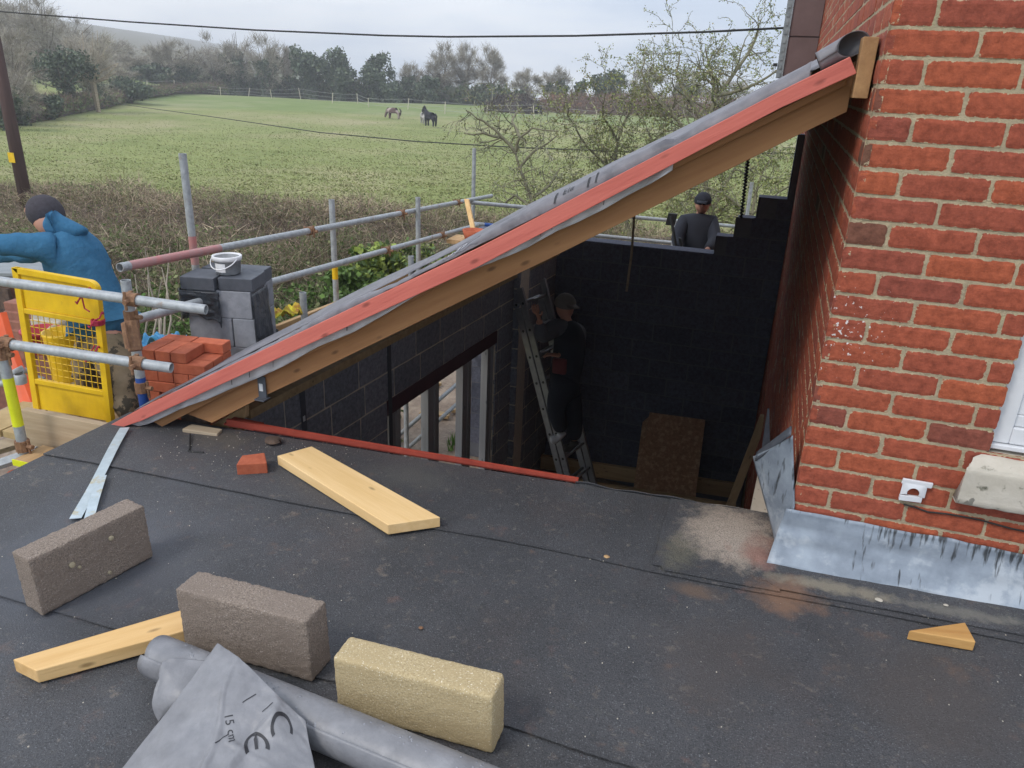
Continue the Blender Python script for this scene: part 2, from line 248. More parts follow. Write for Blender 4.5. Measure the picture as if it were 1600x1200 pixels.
# felt
def felt_mat():
    m=mat('mineral_felt',(.076,.077,.083),(.046,.047,.051),scale=2.3,rough=.62,bump=1,bscale=230,c3=(.075,.065,.065),s3=1.7,t3=(.52,.75),world=True,speck=(230,.62,(.145,.15,.16)),bdist=.004,spec=.45)
    _,nt,b,vec,out=MATOUT['mineral_felt']; g=vec
    def noi(s,d=6,ro=.65):
        n=N(nt,'ShaderNodeTexNoise'); n.inputs['Scale'].default_value=s; n.inputs['Detail'].default_value=d; n.inputs['Roughness'].default_value=ro; LK(nt,g,n.inputs[0]); return n.outputs[0]
    def stain_or_sheen(out,c,r0,r1,col,ns,strength,asp=(1,1,1)):
        mp=N(nt,'ShaderNodeMapping'); mp.inputs['Scale'].default_value=asp; LK(nt,g,mp.inputs[0])
        vm=N(nt,'ShaderNodeVectorMath',operation='DISTANCE'); LK(nt,mp.outputs[0],vm.inputs[0]); vm.inputs[1].default_value=tuple(c[i]*asp[i] for i in range(3))
        mr=N(nt,'ShaderNodeMapRange'); LK(nt,vm.outputs['Value'],mr.inputs[0]); mr.inputs[1].default_value=r0; mr.inputs[2].default_value=r1; mr.inputs[3].default_value=1; mr.inputs[4].default_value=-.15
        a=N(nt,'ShaderNodeMath',operation='MULTIPLY_ADD'); LK(nt,noi(ns),a.inputs[0]); a.inputs[1].default_value=2.1; LK(nt,mr.outputs[0],a.inputs[2])
        q=N(nt,'ShaderNodeMapRange'); LK(nt,a.outputs[0],q.inputs[0]); q.inputs[1].default_value=1.15; q.inputs[2].default_value=1.85; q.inputs[3].default_value=0; q.inputs[4].default_value=strength
        x=N(nt,'ShaderNodeMixRGB'); LK(nt,q.outputs[0],x.inputs[0]); LK(nt,out,x.inputs[1]); x.inputs[2].default_value=(*col,1); return x.outputs[0]
    out=stain_or_sheen(out,felt(1140,835),.06,.25,(.36,.30,.24),12,.95,(1,.8,1))
    out=stain_or_sheen(out,felt(1150,845),.03,.18,(.42,.35,.29),30,.8,(1,.7,1))
    out=stain_or_sheen(out,felt(1060,868),.02,.10,(.15,.14,.10),20,.6,(1,.6,1))
    f_=noi(210,2,.5); q=N(nt,'ShaderNodeValToRGB'); q.color_ramp.elements[0].position=.36; q.color_ramp.elements[1].position=.52; q.color_ramp.elements[0].color=(.55,.55,.56,1); q.color_ramp.elements[1].color=(1,1,1,1); LK(nt,f_,q.inputs[0]); mm_=N(nt,'ShaderNodeMixRGB',blend_type='MULTIPLY'); mm_.inputs[0].default_value=1; LK(nt,out,mm_.inputs[1]); LK(nt,q.outputs[0],mm_.inputs[2]); out=mm_.outputs[0]
    out=stain_or_sheen(out,felt(1190,870),.02,.13,(.27,.13,.10),10,.75,(1.4,.8,1))
    out=stain_or_sheen(out,felt(1225,935),.02,.17,(.23,.13,.08),9,.75,(1,1.2,1))
    out=stain_or_sheen(out,felt(1090,925),.02,.12,(.15,.10,.07),12,.7,(1,2,1))
    out=stain_or_sheen(out,felt(1300,925),.03,.22,(.26,.23,.17),22,.75,(.7,4,1))
    out=stain_or_sheen(out,felt(1500,965),.03,.22,(.20,.19,.16),30,.6,(.7,5,1))
    out=stain_or_sheen(out,felt(1120,1030),.05,.30,(.072,.058,.052),5,.4)
    out=stain_or_sheen(out,felt(1450,1100),.05,.35,(.07,.057,.050),5,.4)
    out=stain_or_sheen(out,felt(350,690),.03,.25,(.115,.095,.075),14,.55,(1,1.6,1))
    out=stain_or_sheen(out,felt(640,745),.03,.30,(.10,.095,.085),12,.5,(1,1.6,1))
    out=stain_or_sheen(out,felt(130,870),.1,.7,(.085,.092,.11),3,.6)  # bluish sky sheen on the left side, painted into the felt colour
    LK(nt,out,b.inputs['Base Color']); return m
m_felt=felt_mat()
# ------------------------------------------------------------------ terrain
FL0=D(0,190,48)[:2]; FL1=D(330,146,105)[:2]; fd=_n(FL1-FL0); fn=np.array([-fd[1],fd[0]])
if fn[0]>0: fn=-fn     # points to the left of the field
def ss(a,b,x): t=np.clip((x-a)/(b-a),0,1); return t*t*(3-2*t)
def terrain(x,y):
    x=np.asarray(x,float); y=np.asarray(y,float)
    z=np.full(x.shape,GZ); r=np.hypot(x,y)
    dl=(x-FL0[0])*fn[0]+(y-FL0[1])*fn[1]
    far=np.clip((x*-.30+y*.95)-112,0,None); z=z-far*.05*(1-ss(0,30,dl))
    z=z+ss(1,7,dl)*.7*ss(28,45,r)
    up=np.clip(dl-3,0,None)*ss(35,60,r); z=z+up*.085+ss(60,230,up)*9
    z=z+.10*np.sin(x*.21+1)*np.sin(y*.17)*ss(20,40,r)
    return z
def tz(x,y): return float(terrain(x,y))
def terr_mesh():
    xs=np.concatenate([np.linspace(-700,-130,60),np.linspace(-127,40,110),np.linspace(48,500,30)]); ys=np.concatenate([np.linspace(-60,10,12),np.linspace(11,160,110),np.linspace(168,900,50)])
    X,Y=np.meshgrid(xs,ys,indexing='ij'); Z=terrain(X,Y); mb=MB(); nu,nv=X.shape
    mb.v=list(map(tuple,np.stack([X,Y,Z],-1).reshape(-1,3))); mb.f=[(i*nv+j,(i+1)*nv+j,(i+1)*nv+j+1,i*nv+j+1) for i in range(nu-1) for j in range(nv-1)]; mb.m=[0]*len(mb.f)
    u=(X*-.30+Y*.95); band=ss(78,84,u)
    dl=(X-FL0[0])*fn[0]+(Y-FL0[1])*fn[1]; hb=ss(8,30,dl); t=np.stack([(1-.17*band)*(1-.30*hb),(1-.06*band)*(1-.48*hb),(1-.10*band)*(1-.25*hb),np.ones_like(u)],-1); mb.c=list(map(tuple,t.reshape(-1,4)))
    o=mb.build('ground',m_grass,smooth=True,keep=True); tag(o,kind='structure')
terr_mesh()
mb=MB(); mb.grid(lambda u,v:(-14+15.5*u,1.5+12*v,GZ+.03+.05*nz((u*15,v*12,0),1.5)),60,50); tag(mb.build('soil_yard',m_soil,keep=True,smooth=True),kind='structure')
# grass blades in the field (stuff)
def blades():
    n=110000; px=rng.uniform(-120,1250,n); py=150+(345-150)*rng.random(n)**.75
    P=[]; R_=(M@np.stack([(px-CX)/F,(py-CY)/F,np.ones(n)])).T; t=GZ/R_[:,2]; X=R_[:,0]*t; Y=R_[:,1]*t
    dl=(X-FL0[0])*fn[0]+(Y-FL0[1])*fn[1]; ok=(dl<-.5)&(np.hypot(X,Y)<100); X,Y=X[ok],Y[ok]; n=len(X); Z=terrain(X,Y)
    clump=np.array([mn.noise(Vector((a*.5,b*1.3,0))) for a,b in zip(X,Y)])
    R0=np.hypot(X,Y); fade=1-ss(45,98,R0)*.75; h=rng.uniform(.02,.055,n)*(1+1.1*np.clip(clump,-.5,1))*fade; wd=rng.uniform(.015,.05,n); a=rng.uniform(-.5,.5,n); 
    dx=np.cos(a)*wd; dy=np.sin(a)*wd; lx=rng.normal(0,.05,n); ly=rng.normal(0,.05,n)
    V=np.stack([np.stack([X-dx,Y-dy,Z],-1),np.stack([X+dx,Y+dy,Z],-1),np.stack([X+lx,Y+ly,Z+h],-1)],1).reshape(-1,3)
    g=rng.uniform(.9,1.15,n); k=rng.random(n); c=np.stack([(.222+.04*(k>.72))*g,(.25+.0*(k>.72))*g,(.093+.03*(k>.72))*g,np.ones(n)],-1); C=np.repeat(c,3,0)
    mb=MB(); mb.v=list(map(tuple,V)); mb.f=[(3*i,3*i+1,3*i+2) for i in range(n)]; mb.m=[0]*n; mb.c=list(map(tuple,C))
    tag(mb.build('grass',m_blade,keep=True),'short rough green grass growing over the pony field','grass',kind='stuff')
blades()
#@@PART2
# ------------------------------------------------------------------ unit masonry
def units(mb,org,u,n,W,z_top,courses,ch,ul,joint,depth,rec,hole=None,half0=0,jit=.0012,fine=lambda u,z:(3,2),tone=None,end0=None,u0f=None,skip=None):
    """bricks/blocks laid from org along u (length W), outward normal n; mb material 0 = unit, 1 = mortar"""
    org=np.array(org,float); u=np.array(u,float); n=np.array(n,float); up=np.array([0,0,1.])
    for k in range(courses):
        z1=z_top-k*ch; z0=z1-ch+joint; row=(k+half0)%2
        x=0.; first=True
        while x<W-.01:
            L=ul
            if first and row: L=(end0 if end0 else (ul-joint)/2)
            first=False; xe=min(x+L,W)
            if W-xe<.03: xe=W
            a=(x,xe,z0,z1); x=xe+joint
            if skip and skip(a[0],a[1],z0,z1): continue
            segs=[a]
            if hole:
                hx0,hx1,hz0,hz1=hole
                if z0>hz0-.01 and z1<hz1+.02:
                    segs=[]
                    if a[0]<hx0-.02: segs.append((a[0],min(a[1],hx0),z0,z1))
                    if a[1]>hx1+.02: segs.append((max(a[0],hx1),a[1],z0,z1))
            for (xa,xb,za,zb) in segs:
                nu,nv=fine((xa+xb)/2,(za+zb)/2); t=tone(k,xa) if tone else random.random()
                rn=random.random(); out=random.uniform(-.001,.0014); vs=[];cs=[]
                for i in range(nu+1):
                    for j in range(nv+1):
                        fu,fv=i/nu,j/nv; ed=(i in (0,nu)) or (j in (0,nv)); p=org+u*(xa+(xb-xa)*fu)+up*(za+(zb-za)*fv)
                        q=n*out
                        if ed: q=q-n*.0022+ (u*nz(p,60,1)+up*nz(p,60,2))*jit*2
                        if (i in(0,nu)) and (j in(0,nv)): q=q+(u*(.5-fu)+up*(.5-fv))*.004
                        q=q+n*nz(p,40,3)*jit*.7; vs.append(p+q); cs.append((t,0. if (not ed or (i==0 and xa<.001 and 0<j<nv)) else (1. if nv>2 else .45),rn,1))
                b0=len(mb.v); mb.v+= [tuple(v) for v in vs]; mb.c+=cs
                W1=nv+1
                for i in range(nu):
                    for j in range(nv):
                        f=(b0+i*W1+j,b0+(i+1)*W1+j,b0+(i+1)*W1+j+1,b0+i*W1+j+1)
                        mb.f.append(f); mb.m.append(0)
                ring=[i*W1 for i in range(nu)]+[nu*W1+j for j in range(nv)]+[i*W1+nv for i in range(nu,0,-1)]+[j for j in range(nv,0,-1)]
                b1=len(mb.v); 
                for r_ in ring: mb.v.append(tuple(vs[r_]-n*.02)); mb.c.append((t,1. if nv>2 else .45,rn,1))
                m_=len(ring)
                for q_ in range(m_): mb.f.append((b1+q_,b1+(q_+1)%m_,b0+ring[(q_+1)%m_],b0+ring[q_])); mb.m.append(0)
def mortar(mb,org,u,n,W,z0,z1,rec,nu,nv,hole=None,skip=None,amp=.0022):
    org=np.array(org,float); u=np.array(u,float); n=np.array(n,float); up=np.array([0,0,1.]); b=len(mb.v)
    for i in range(nu+1):
        for j in range(nv+1):
            p=org+u*W*i/nu+up*(z0+(z1-z0)*j/nv); p=p+n*(-rec+nz(p,45,5)*amp); mb.v.append(tuple(p)); mb.c.append((1,1,1,1))
    for i in range(nu):
        for j in range(nv):
            cx_=W*(i+.5)/nu; cz_=z0+(z1-z0)*(j+.5)/nv
            if hole and hole[0]<cx_<hole[1] and hole[2]<cz_<hole[3]: continue
            if skip and skip(cx_,cx_,cz_,cz_): continue
            mb.f.append((b+i*(nv+1)+j,b+(i+1)*(nv+1)+j,b+(i+1)*(nv+1)+j+1,b+i*(nv+1)+j+1)); mb.m.append(1)
# ------------------------------------------------------------------ HOUSE
HX,HY=.237,2.4813; CH=.0737; ZT=.15+CH*8
house=thing('brick_house',(HX+1.5,HY+2,GZ),'red brick house whose corner with cream mortar fills the right edge','house')
mb=MB(); mb.mi=0
WX0=.765-HX; hole=(WX0,WX0+1.1,-1.03,.06)
def tone_f(k,x):
    t=random.betavariate(4,3.2)
    if random.random()<(.40 if x<.001 and k%2==1 and k>11 else .008): t=random.uniform(0,.15)
    return t
units(mb,(HX,HY,0),(1,0,0),(0,-1,0),2.6,ZT,31,CH,.2235,.0098,.1,.003,hole=hole,half0=0,jit=.0010,fine=lambda a,z:(18,6) if a<1.0 else (2,2),tone=tone_f,end0=.107)
units(mb,(HX,HY,0),(0,1,0),(-1,0,0),7.2,ZT+CH*9,72,CH,.2235,.0098,.1,.003,half0=0,fine=lambda a,z:(10,4) if a<.5 else ((4,2) if a<1.4 else (2,1)),tone=tone_f,end0=.102)
mortar(mb,(HX,HY,0),(1,0,0),(0,-1,0),2.6,-1.75,ZT,.0035,160,120,hole=hole)
mortar(mb,(HX,HY,0),(0,1,0),(-1,0,0),7.2,GZ,ZT+CH*9,.0035,200,120)
mb.mi=1; mb.prism([(HX,HY,-1.75),(HX+2.6,HY,-1.75),(HX+2.6,HY,ZT),(HX,HY,ZT)],(0,.0,-.0001)) if 0 else None
wall=mb.build('wall',[m_hbrick,m_mort],house)
mb=MB(); mb.box(HX+.03,HX+2.6,HY+.32,HY+.33,GZ,ZT); mb.box(HX+.03,HX+WX0,HY+.012,HY+.32,-1.7,ZT-.1) if 0 else None
mb.box(HX+2.58,HX+2.6,HY+.02,HY+.32,GZ,ZT); mb.box(HX+.03,HX+.05,HY+.33,9.7,GZ,1.3); mb.box(HX+.02,HX+2.6,HY+.02,9.7,1.35,1.45)
mb.build('inner_wall',m_cmort,house)
# window, frame, sill
wx=HX+WX0
mb=MB(); 
fy=HY+.035
for (x0,x1,z0,z1,y0,y1) in ((wx,wx+.055,-1.0,.04,fy,fy+.07),(wx+1.04,wx+1.1,-1.0,.04,fy,fy+.07),(wx+.055,wx+1.04,-1.0,-.945,fy,fy+.07),(wx+.055,wx+1.04,-.01,.04,fy,fy+.07),(wx+.055,wx+1.04,-.944,-.905,fy+.012,fy+.06),(wx+.055,wx+.09,-.905,-.01,fy+.012,fy+.06)): mb.box(x0,x1,y0,y1,z0,z1)
win=mb.build('window',m_white,house,bev=.004)
mb=MB(); mb.box(wx+.09,wx+1.04,fy+.03,fy+.04,-.905,-.01); mb.build('pane',m_glass,win)
mb=MB(); mb.box(wx,wx+1.1,HY+.022,HY+.10,-1.018,-1.002); mb.build('lower_frame',m_white,win,bev=.003)
mb=MB()
def cill(u,v):
    # profile across: back/top -> front -> underside
    pr=[(HY+.10,-1.021),(HY-.01,-1.035),(HY-.050,-1.058),(HY-.056,-1.07),(HY-.054,-1.185),(HY-.045,-1.192),(HY+.02,-1.192)]
    t=v*(len(pr)-1); i=min(int(t),len(pr)-2); f=t-i; y=pr[i][0]*(1-f)+pr[i+1][0]*f; z=pr[i][1]*(1-f)+pr[i+1][1]*f
    x0_=wx+.002 if t<.9 else HX+.462+.035*max(0,1-abs(t-2.6)/1.4)*0; x0_=wx-.045*ss(.55,1.3,t)-.018*ss(1.3,2.4,t); x=x0_+u*(HX+1.7-x0_); 
    p=np.array([x,y,z]); return p+np.array([0,nz(p,30,1)*.003,nz(p,30,2)*.003])
mb.grid(cill,90,40); mb.prism([(wx-.062,HY+.02,-1.19),(wx-.040,HY+.02,-1.07),(wx-.050,HY-.05,-1.07),(wx-.063,HY-.054,-1.185)],(.06,0,0)); mb.build('sill',m_cill,win,smooth=True)
# white plastic duct cover and cable
mb=MB(); c0=ony(1426,768,HY-.004)
def ring(u,v):
    a=math.pi*(-.12+1.24*u); ri=.0155; 
    xo,zo=math.cos(a),math.sin(a); ro=.036/max(abs(xo),abs(zo),.72)*.9
    r=ri+(ro-ri)*v; return c0+np.array([xo*r*1.08,-.006*(1-v)-.004,zo*r*1.05])
mb.grid(ring,30,5,th=.006); mb.obox(c0+np.array([-.036,-.012,-.034]),(.066,0,.004),(0,.012,0),(0,0,.020)); mb.obox(c0+np.array([-.040,-.011,.026]),(.088,0,.0),(0,.010,0),(0.002,0,.018))
d_=mb.build('duct_cover',m_white,house,smooth=False,bev=.002)
mb=MB(); pts=[ony(x,y,HY-.007) for x,y in ((1412,788),(1428,792),(1450,800),(1480,803),(1530,812),(1580,826),(1640,838),(1700,850))]; mb.tube(pts,.0028,6); mb.build('cable',m_cable,house,smooth=True)
# brown clad bay with its edge strip, far end of side wall
mb=MB(); mb.box(-.05,HX-.004,8.92,9.6,.12,1.9)
for k in range(5): mb.box(-.052,HX-.003,8.902,8.92,.08+k*.38,.445+k*.38)
mb.build('cladding',m_brown,house)
mb=MB(); mb.box(-.115,-.053,8.88,8.95,.06,1.9)
for k in range(22): mb.box(-.10,-.075,8.872,8.88,.07+k*.08,.11+k*.08)
mb.build('edge_strip',m_gut,house)
mb=MB(); mb.box(-.16,-.118,8.86,8.93,.17,.20); mb.build('bracket',m_cable,house)
# ------------------------------------------------------------------ lead flashing
fl=thing('lead_flashing',(.6,2.44,fz(.6)),'pale grey lead flashing dressed along the foot of the brick wall','flashing')
mb=MB()
def ff(u,v):
    x=HX-.015+u*2.2; z=-1.338-.006*nz((x,0,0),8,2)+v*(fz(x)+.010+.008*nz((x,0,0),6,4)+1.338); y=HY-.012-.045*v**2-.012*v+.006*nz((x,0,v),5,1)+.006*v*nz((x,0,3),9,1)-.008*v**6
    x=x-.035*v*max(0,1-u*25); return (x,y,z+.002*nz((x,v,0),20,2))
mb.grid(ff,120,16,th=.003); 
fm=mb.build('front_sheet',None or m_lead,fl,smooth=True)
mb=MB(); A=[ony(1238,680,2.485),ony(1241,793,2.468),ony(1200,879,2.452)]; B=[ony(1176,713,2.66),ony(1185,748,2.66),ony(1199,800,2.60),ony(1210,845,2.54),ony(1200,880,2.453)]
def spl(P,t):
    t=t*(len(P)-1); i=min(int(t),len(P)-2); f=t-i; f=f*f*(3-2*f)*.4+f*.6; return np.array(P[i])*(1-f)+np.array(P[i+1])*f
def sf(u,v):
    p=spl(A,v)*(1-u)+spl(B,v)*u; return p+np.array([0,-.012*math.sin(u*3.1)+.006*nz((u,v,0),3,1),.003*nz((u,v,1),6,4)*(u>.9)])
mb.grid(sf,18,26,th=.003); mb.build('side_sheet',m_lead,fl,smooth=True)
mb=MB(); mb.grid(lambda u,v: ony(1237,672,2.50)*(1-u)+ony(1182,713,2.66)*u+np.array([0,-.02+.04*v,.004-.014*(1-v)+.006*math.sin(v*3)]),12,5,th=.004); mb.build('felt_lap',m_blkd,fl,smooth=True)
# streaks of dirt for the lead
_,nt,b_,vec,out=MATOUT['lead']; g=N(nt,'ShaderNodeNewGeometry').outputs['Position']
mp_=N(nt,'ShaderNodeMapping'); mp_.inputs['Scale'].default_value=(75,10,11); LK(nt,g,mp_.inputs[0]); n1=N(nt,'ShaderNodeTexNoise'); n1.inputs['Scale'].default_value=1; n1.inputs['Detail'].default_value=3; LK(nt,mp_.outputs[0],n1.inputs[0])
sx=N(nt,'ShaderNodeSeparateXYZ'); LK(nt,g,sx.inputs[0]); zr=N(nt,'ShaderNodeMapRange'); LK(nt,sx.outputs[2],zr.inputs[0]); zr.inputs[1].default_value=-1.345; zr.inputs[2].default_value=-1.45; zr.inputs[3].default_value=.10; zr.inputs[4].default_value=-.12
xr=N(nt,'ShaderNodeMapRange'); LK(nt,sx.outputs[0],xr.inputs[0]); xr.inputs[1].default_value=.26; xr.inputs[2].default_value=.50; xr.inputs[3].default_value=-.10; xr.inputs[4].default_value=.03
n2=N(nt,'ShaderNodeTexNoise'); n2.inputs['Scale'].default_value=7; LK(nt,g,n2.inputs[0])
s1=N(nt,'ShaderNodeMath',operation='ADD'); LK(nt,n1.outputs[0],s1.inputs[0]); LK(nt,zr.outputs[0],s1.inputs[1]); s2=N(nt,'ShaderNodeMath',operation='ADD'); LK(nt,s1.outputs[0],s2.inputs[0]); LK(nt,xr.outputs[0],s2.inputs[1])
s3=N(nt,'ShaderNodeMath',operation='MULTIPLY_ADD'); LK(nt,n2.outputs[0],s3.inputs[0]); s3.inputs[1].default_value=.35; LK(nt,s2.outputs[0],s3.inputs[2])
q_=N(nt,'ShaderNodeValToRGB'); q_.color_ramp.elements[0].position=.76; q_.color_ramp.elements[1].position=.88; LK(nt,s3.outputs[0],q_.inputs[0])
x_=N(nt,'ShaderNodeMixRGB'); LK(nt,q_.outputs[0],x_.inputs[0]); LK(nt,out,x_.inputs[1]); x_.inputs[2].default_value=(.05,.055,.06,1); LK(nt,x_.outputs[0],b_.inputs['Base Color'])
# ------------------------------------------------------------------ FELT ROOF
X0=-2.885
roof=thing('flat_roof_building',(-1,1.3,GZ),'low building with a black mineral felt flat roof in the foreground','building')
def felt_strip(y0,y1,h0,h1,x0,x1,name,ed0=.006,ed1=.0,edge=False):
    mb=MB()
    def f(u,v):
        x=x0+(x1-x0)*u; ya=y0+ed0*nz((x,0,0),1.3,1)+.002*nz((x,0,0),9,1); yb=y1+ed1*nz((x,3,0),1.3,2); y=ya+(yb-ya)*v
        h=h0+(h1-h0)*v+.0035*nz((x,y,0),1.1,3)+.0012*nz((x,y,0),5,4)
        return (x,y,fz(x)+h)
    mb.grid(f,140,40,th=.0045); return mb.build(name,m_felt,roof,smooth=False)
# edges follow the laps seen on the roof; the upper strip laps over the lower
felt_strip(2.255,2.765,.010,.004,X0,2.8,'felt_strip',.02,.012)
felt_strip(1.44,2.33,.0065,.001,X0,2.8,'felt_strip',.04,.0)
felt_strip(.55,1.52,.003,-.002,X0,2.8,'felt_strip',.03,.0)
felt_strip(-.6,.62,-.001,-.006,X0,2.8,'felt_strip',.01,.0)
mb=MB()
def patch(u,v):
    x=-.186+u*.42; y=2.262+v*.50; 
    if u<.08 and v<.1: y+=.02
    return (x+.004*nz((x,y,0),8),y+.004*nz((x,y,2),8),fz(x)+.0165+.002*nz((x,y,0),6))
mb.grid(patch,30,30,th=.004); mb.build('felt_patch',m_felt,roof)
mb=MB()
def patch2(u,v):
    x=.15+u*2.3+.008*nz((v*3,0,0),2); y=2.275+v*.17; 
    if u<.02: y+=.03*(1-v)*(1-v)
    return (x,y,fz(x)+.0185+.002*nz((x,y,0),6)+.02*max(0,v-.75))
mb.grid(patch2,60,10,th=.004); mb.build('felt_apron',m_felt,roof)
# curled light edge of the felt over the drop
mb=MB(); mb.grid(lambda u,v:(-.58+.80*u,2.770+.012*math.sin(v*3.1)+.004*nz((u*9,0,0),1),fz(-.58+.8*u)+.016-.03*v+.010*nz((u*7,0,0),1)*(1-v)),60,6,th=.003); mb.build('felt_edge',m_felt,roof,smooth=True)
mb=MB(); mb.box(X0+.05,2.8,-.55,2.735,-1.80,-1.69); mb.build('roof_deck',m_dark,roof)
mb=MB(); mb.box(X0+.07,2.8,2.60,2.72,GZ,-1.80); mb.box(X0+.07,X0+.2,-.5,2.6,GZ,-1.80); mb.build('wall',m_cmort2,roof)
mb=MB(); mb.box(X0+.015,X0+.035,-.5,2.74,-1.86,-1.675); mb.build('fascia',m_white,roof)
# red edge trim along the drop
mb=MB(); 
def tr(u,v):
    x=-2.31+u*1.74; w_=.030*(1-.55*u); y=2.775+.002*nz((x,0,0),3); pr=[(0,.012),(0,.012+w_),(.012,.014+w_),(.012,.0)]
    t=v*3; i=min(int(t),2); f=t-i; a=pr[i];b=pr[i+1]; return (x,y+a[0]*(1-f)+b[0]*f,fz(x)+a[1]*(1-f)+b[1]*f)
mb.grid(tr,40,10,th=.002); mb.box(-2.33,-2.16,2.78,2.86,fz(-2.3)+.006,fz(-2.3)+.016)
tag(mb.build('edge_trim',m_trim),'thin red painted strip along the far edge of the felt roof','edge trim')
# ------------------------------------------------------------------ EXTENSION
ext=thing('block_extension',(-1,5.4,GZ),'unfinished dark blockwork extension with window opening and stepped rear wall','extension')
wd=_n(np.array([.092,1,0])); wn=np.array([wd[1],-wd[0],0])  # faces the room (+x)
W0=np.array([-2.42-.092*(3.87-3.15),3.15,0]); WL=4.8; CB=.2165
lz=-2.0+CB*2     # course datum
h0=(4.53-3.15)*1.004; h1=(6.40-3.15)*1.004
ztop=-1.995+CB
def lskip(a,b,z0,z1): return False
mb=MB(); wh=(h0,h1,-3.95,-2.205)
units(mb,W0,wd,wn,WL,-1.545-.0,1,.0,.365,.012,.1,.006) if 0 else None
units(mb,W0,wd,wn,WL,ztop-.004,12,CB,.362,.012,.1,.006,hole=wh,half0=1,jit=.0015,fine=lambda a,z:(4,3),end0=.30)
mortar(mb,W0,wd,wn,WL,-4.4,ztop,.005,100,60,hole=wh)
for (a,b,z0,z1) in ((0,h0,-4.4,ztop),(h1,WL,-4.4,ztop),(h0,h1,-2.205,ztop),(h0,h1,-4.4,-3.95)):
    mb.mi=1; o_=W0-wn*.012+wd*a+np.array([0,0,z0]); mb.obox(o_,wd*(b-a),-wn*.09,(0,0,z1-z0-.0015*(a==0)))
mb.build('side_wall',[m_cblock,m_cmort],ext)
# insulated cavity end closer, sole plates
mb=MB(); mb.box(-2.56,-2.50,3.08,3.14,-2.1,-1.66); mb.build('cavity_closer',m_tan,ext)
mb=MB(); o_=W0-wn*.10+np.array([0,0,ztop]); mb.obox(o_,wd*WL,wn*.13,(0,0,.05)); mb.build('wall_plate',m_joist,ext)
mb=MB(); o_=W0+wn*.004+wd*h0+np.array([0,0,-2.325]); mb.obox(o_,wd*(h1-h0),-wn*.105,(0,0,.118)); mb.build('lintel',m_lint,ext)
wf=thing('window_frame',(0,0,0),None,None); wf.parent=ext; wf.location=(Vector((0,0,0))-ext.location); ORG[wf.name]=np.zeros(3)
bpy.data.objects.remove(wf)
def onw(px,py):
    r=ray(px,py); t=(-2.42-.092*3.87)/(r[0]-.092*r[1]); return r*t
wnd=None
for px,wv in ((616,.17),(676,.20),(729,.19),(766,.16)):
    mb=MB()
    p=onw(px,640); o_=np.array([p[0],p[1],-3.95])-wn*.04
    mb.obox(o_,wd*wv*.5,-wn*.07,(0,0,1.62)); mb.obox(o_+wd*wv*.52-wn*.01,wd*wv*.48,-wn*.05,(0,0,1.62)); mb.obox(o_+wd*wv*.44+wn*.012,wd*wv*.16,-wn*.02,(0,0,1.62))
    mb.build('mullion',m_frame,ext,bev=.004)
mb=MB(); p=W0+wd*h0; mb.obox(np.array([p[0],p[1],-3.95])-wn*.13,wd*(h1-h0),-wn*.07,(0,0,.08))
mb.build('window_sill',m_frame,ext,bev=.004)
# metal straps and ties on the left wall
for px,y0,y1 in ((466,600,678),(604,540,720)):
    p=onw(px,y0); q=onw(px+2,y1); mb=MB(); mb.obox(np.array([p[0],p[1],q[2]])+wn*.004,wd*.045,wn*.004,(0,0,p[2]-q[2])); s_=mb.build('restraint_strap',m_blkd,ext)
    mb=MB(); mb.obox(np.array([p[0],p[1],q[2]+.07])+wn*.009+wd*.01,wd*.02,wn*.002,(0,0,.035)); mb.build('sticker',m_tub,s_)
# hanging rods / cables inside
# rear wall with stepped top
BY=7.9
bx=lambda px,py: ony(px,py,BY)[0]
steps=[(-3.0,bx(1148,371),-1.60),(bx(1148,371),bx(1182,330),-1.60+.185),(bx(1182,330),bx(1230,311),-1.60+.40),(bx(1230,311),.2345,-.42)]
steps[0]=(-3.0,bx(1115,396),-1.60); steps.insert(1,(bx(1115,396),bx(1148,371),-1.42)); steps[2]=(bx(1148,371),bx(1182,330),-1.22); steps[3]=(bx(1182,330),bx(1230,311),-1.01)
def topz(x):
    for a,b,z in steps:
        if a<=x-3.0<b: return z
    return -.42
mb=MB(); CR=.20
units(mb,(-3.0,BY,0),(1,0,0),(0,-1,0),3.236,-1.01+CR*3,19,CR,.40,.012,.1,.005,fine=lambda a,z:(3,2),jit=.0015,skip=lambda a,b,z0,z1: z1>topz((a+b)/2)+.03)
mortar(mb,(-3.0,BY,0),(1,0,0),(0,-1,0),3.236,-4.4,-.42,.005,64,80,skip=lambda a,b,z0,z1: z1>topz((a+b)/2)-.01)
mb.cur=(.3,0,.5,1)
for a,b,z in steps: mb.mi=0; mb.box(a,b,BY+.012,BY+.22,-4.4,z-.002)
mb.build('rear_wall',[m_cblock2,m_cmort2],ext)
# pier by the window
p=onw(797,600); mb=MB(); units(mb,(p[0]+.0,p[1],0),(1,0,0),(0,-1,0),.06,-1.7,13,.20,.16,.012,.1,.005,fine=lambda a,z:(2,2)); mb.mi=1; mb.box(p[0],p[0]+.058,p[1]+.005,p[1]+.3,-4.4,-1.7); mb.build('pier',[m_cblock,m_cmort],ext)
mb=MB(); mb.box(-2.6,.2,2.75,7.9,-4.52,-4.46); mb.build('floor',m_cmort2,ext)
# roof: rafters, membrane, red board, ledger
RY=2.65
def line(x): return -1.673+(x+2.888)*.576
P2=lambda px,py,y=RY: ony(px,py,y)
rp=thing('pitched_roof_frame',(-1,5.4,-1.6),'sloping lean-to roof of brown rafters under grey breather membrane with red edge board','roof')
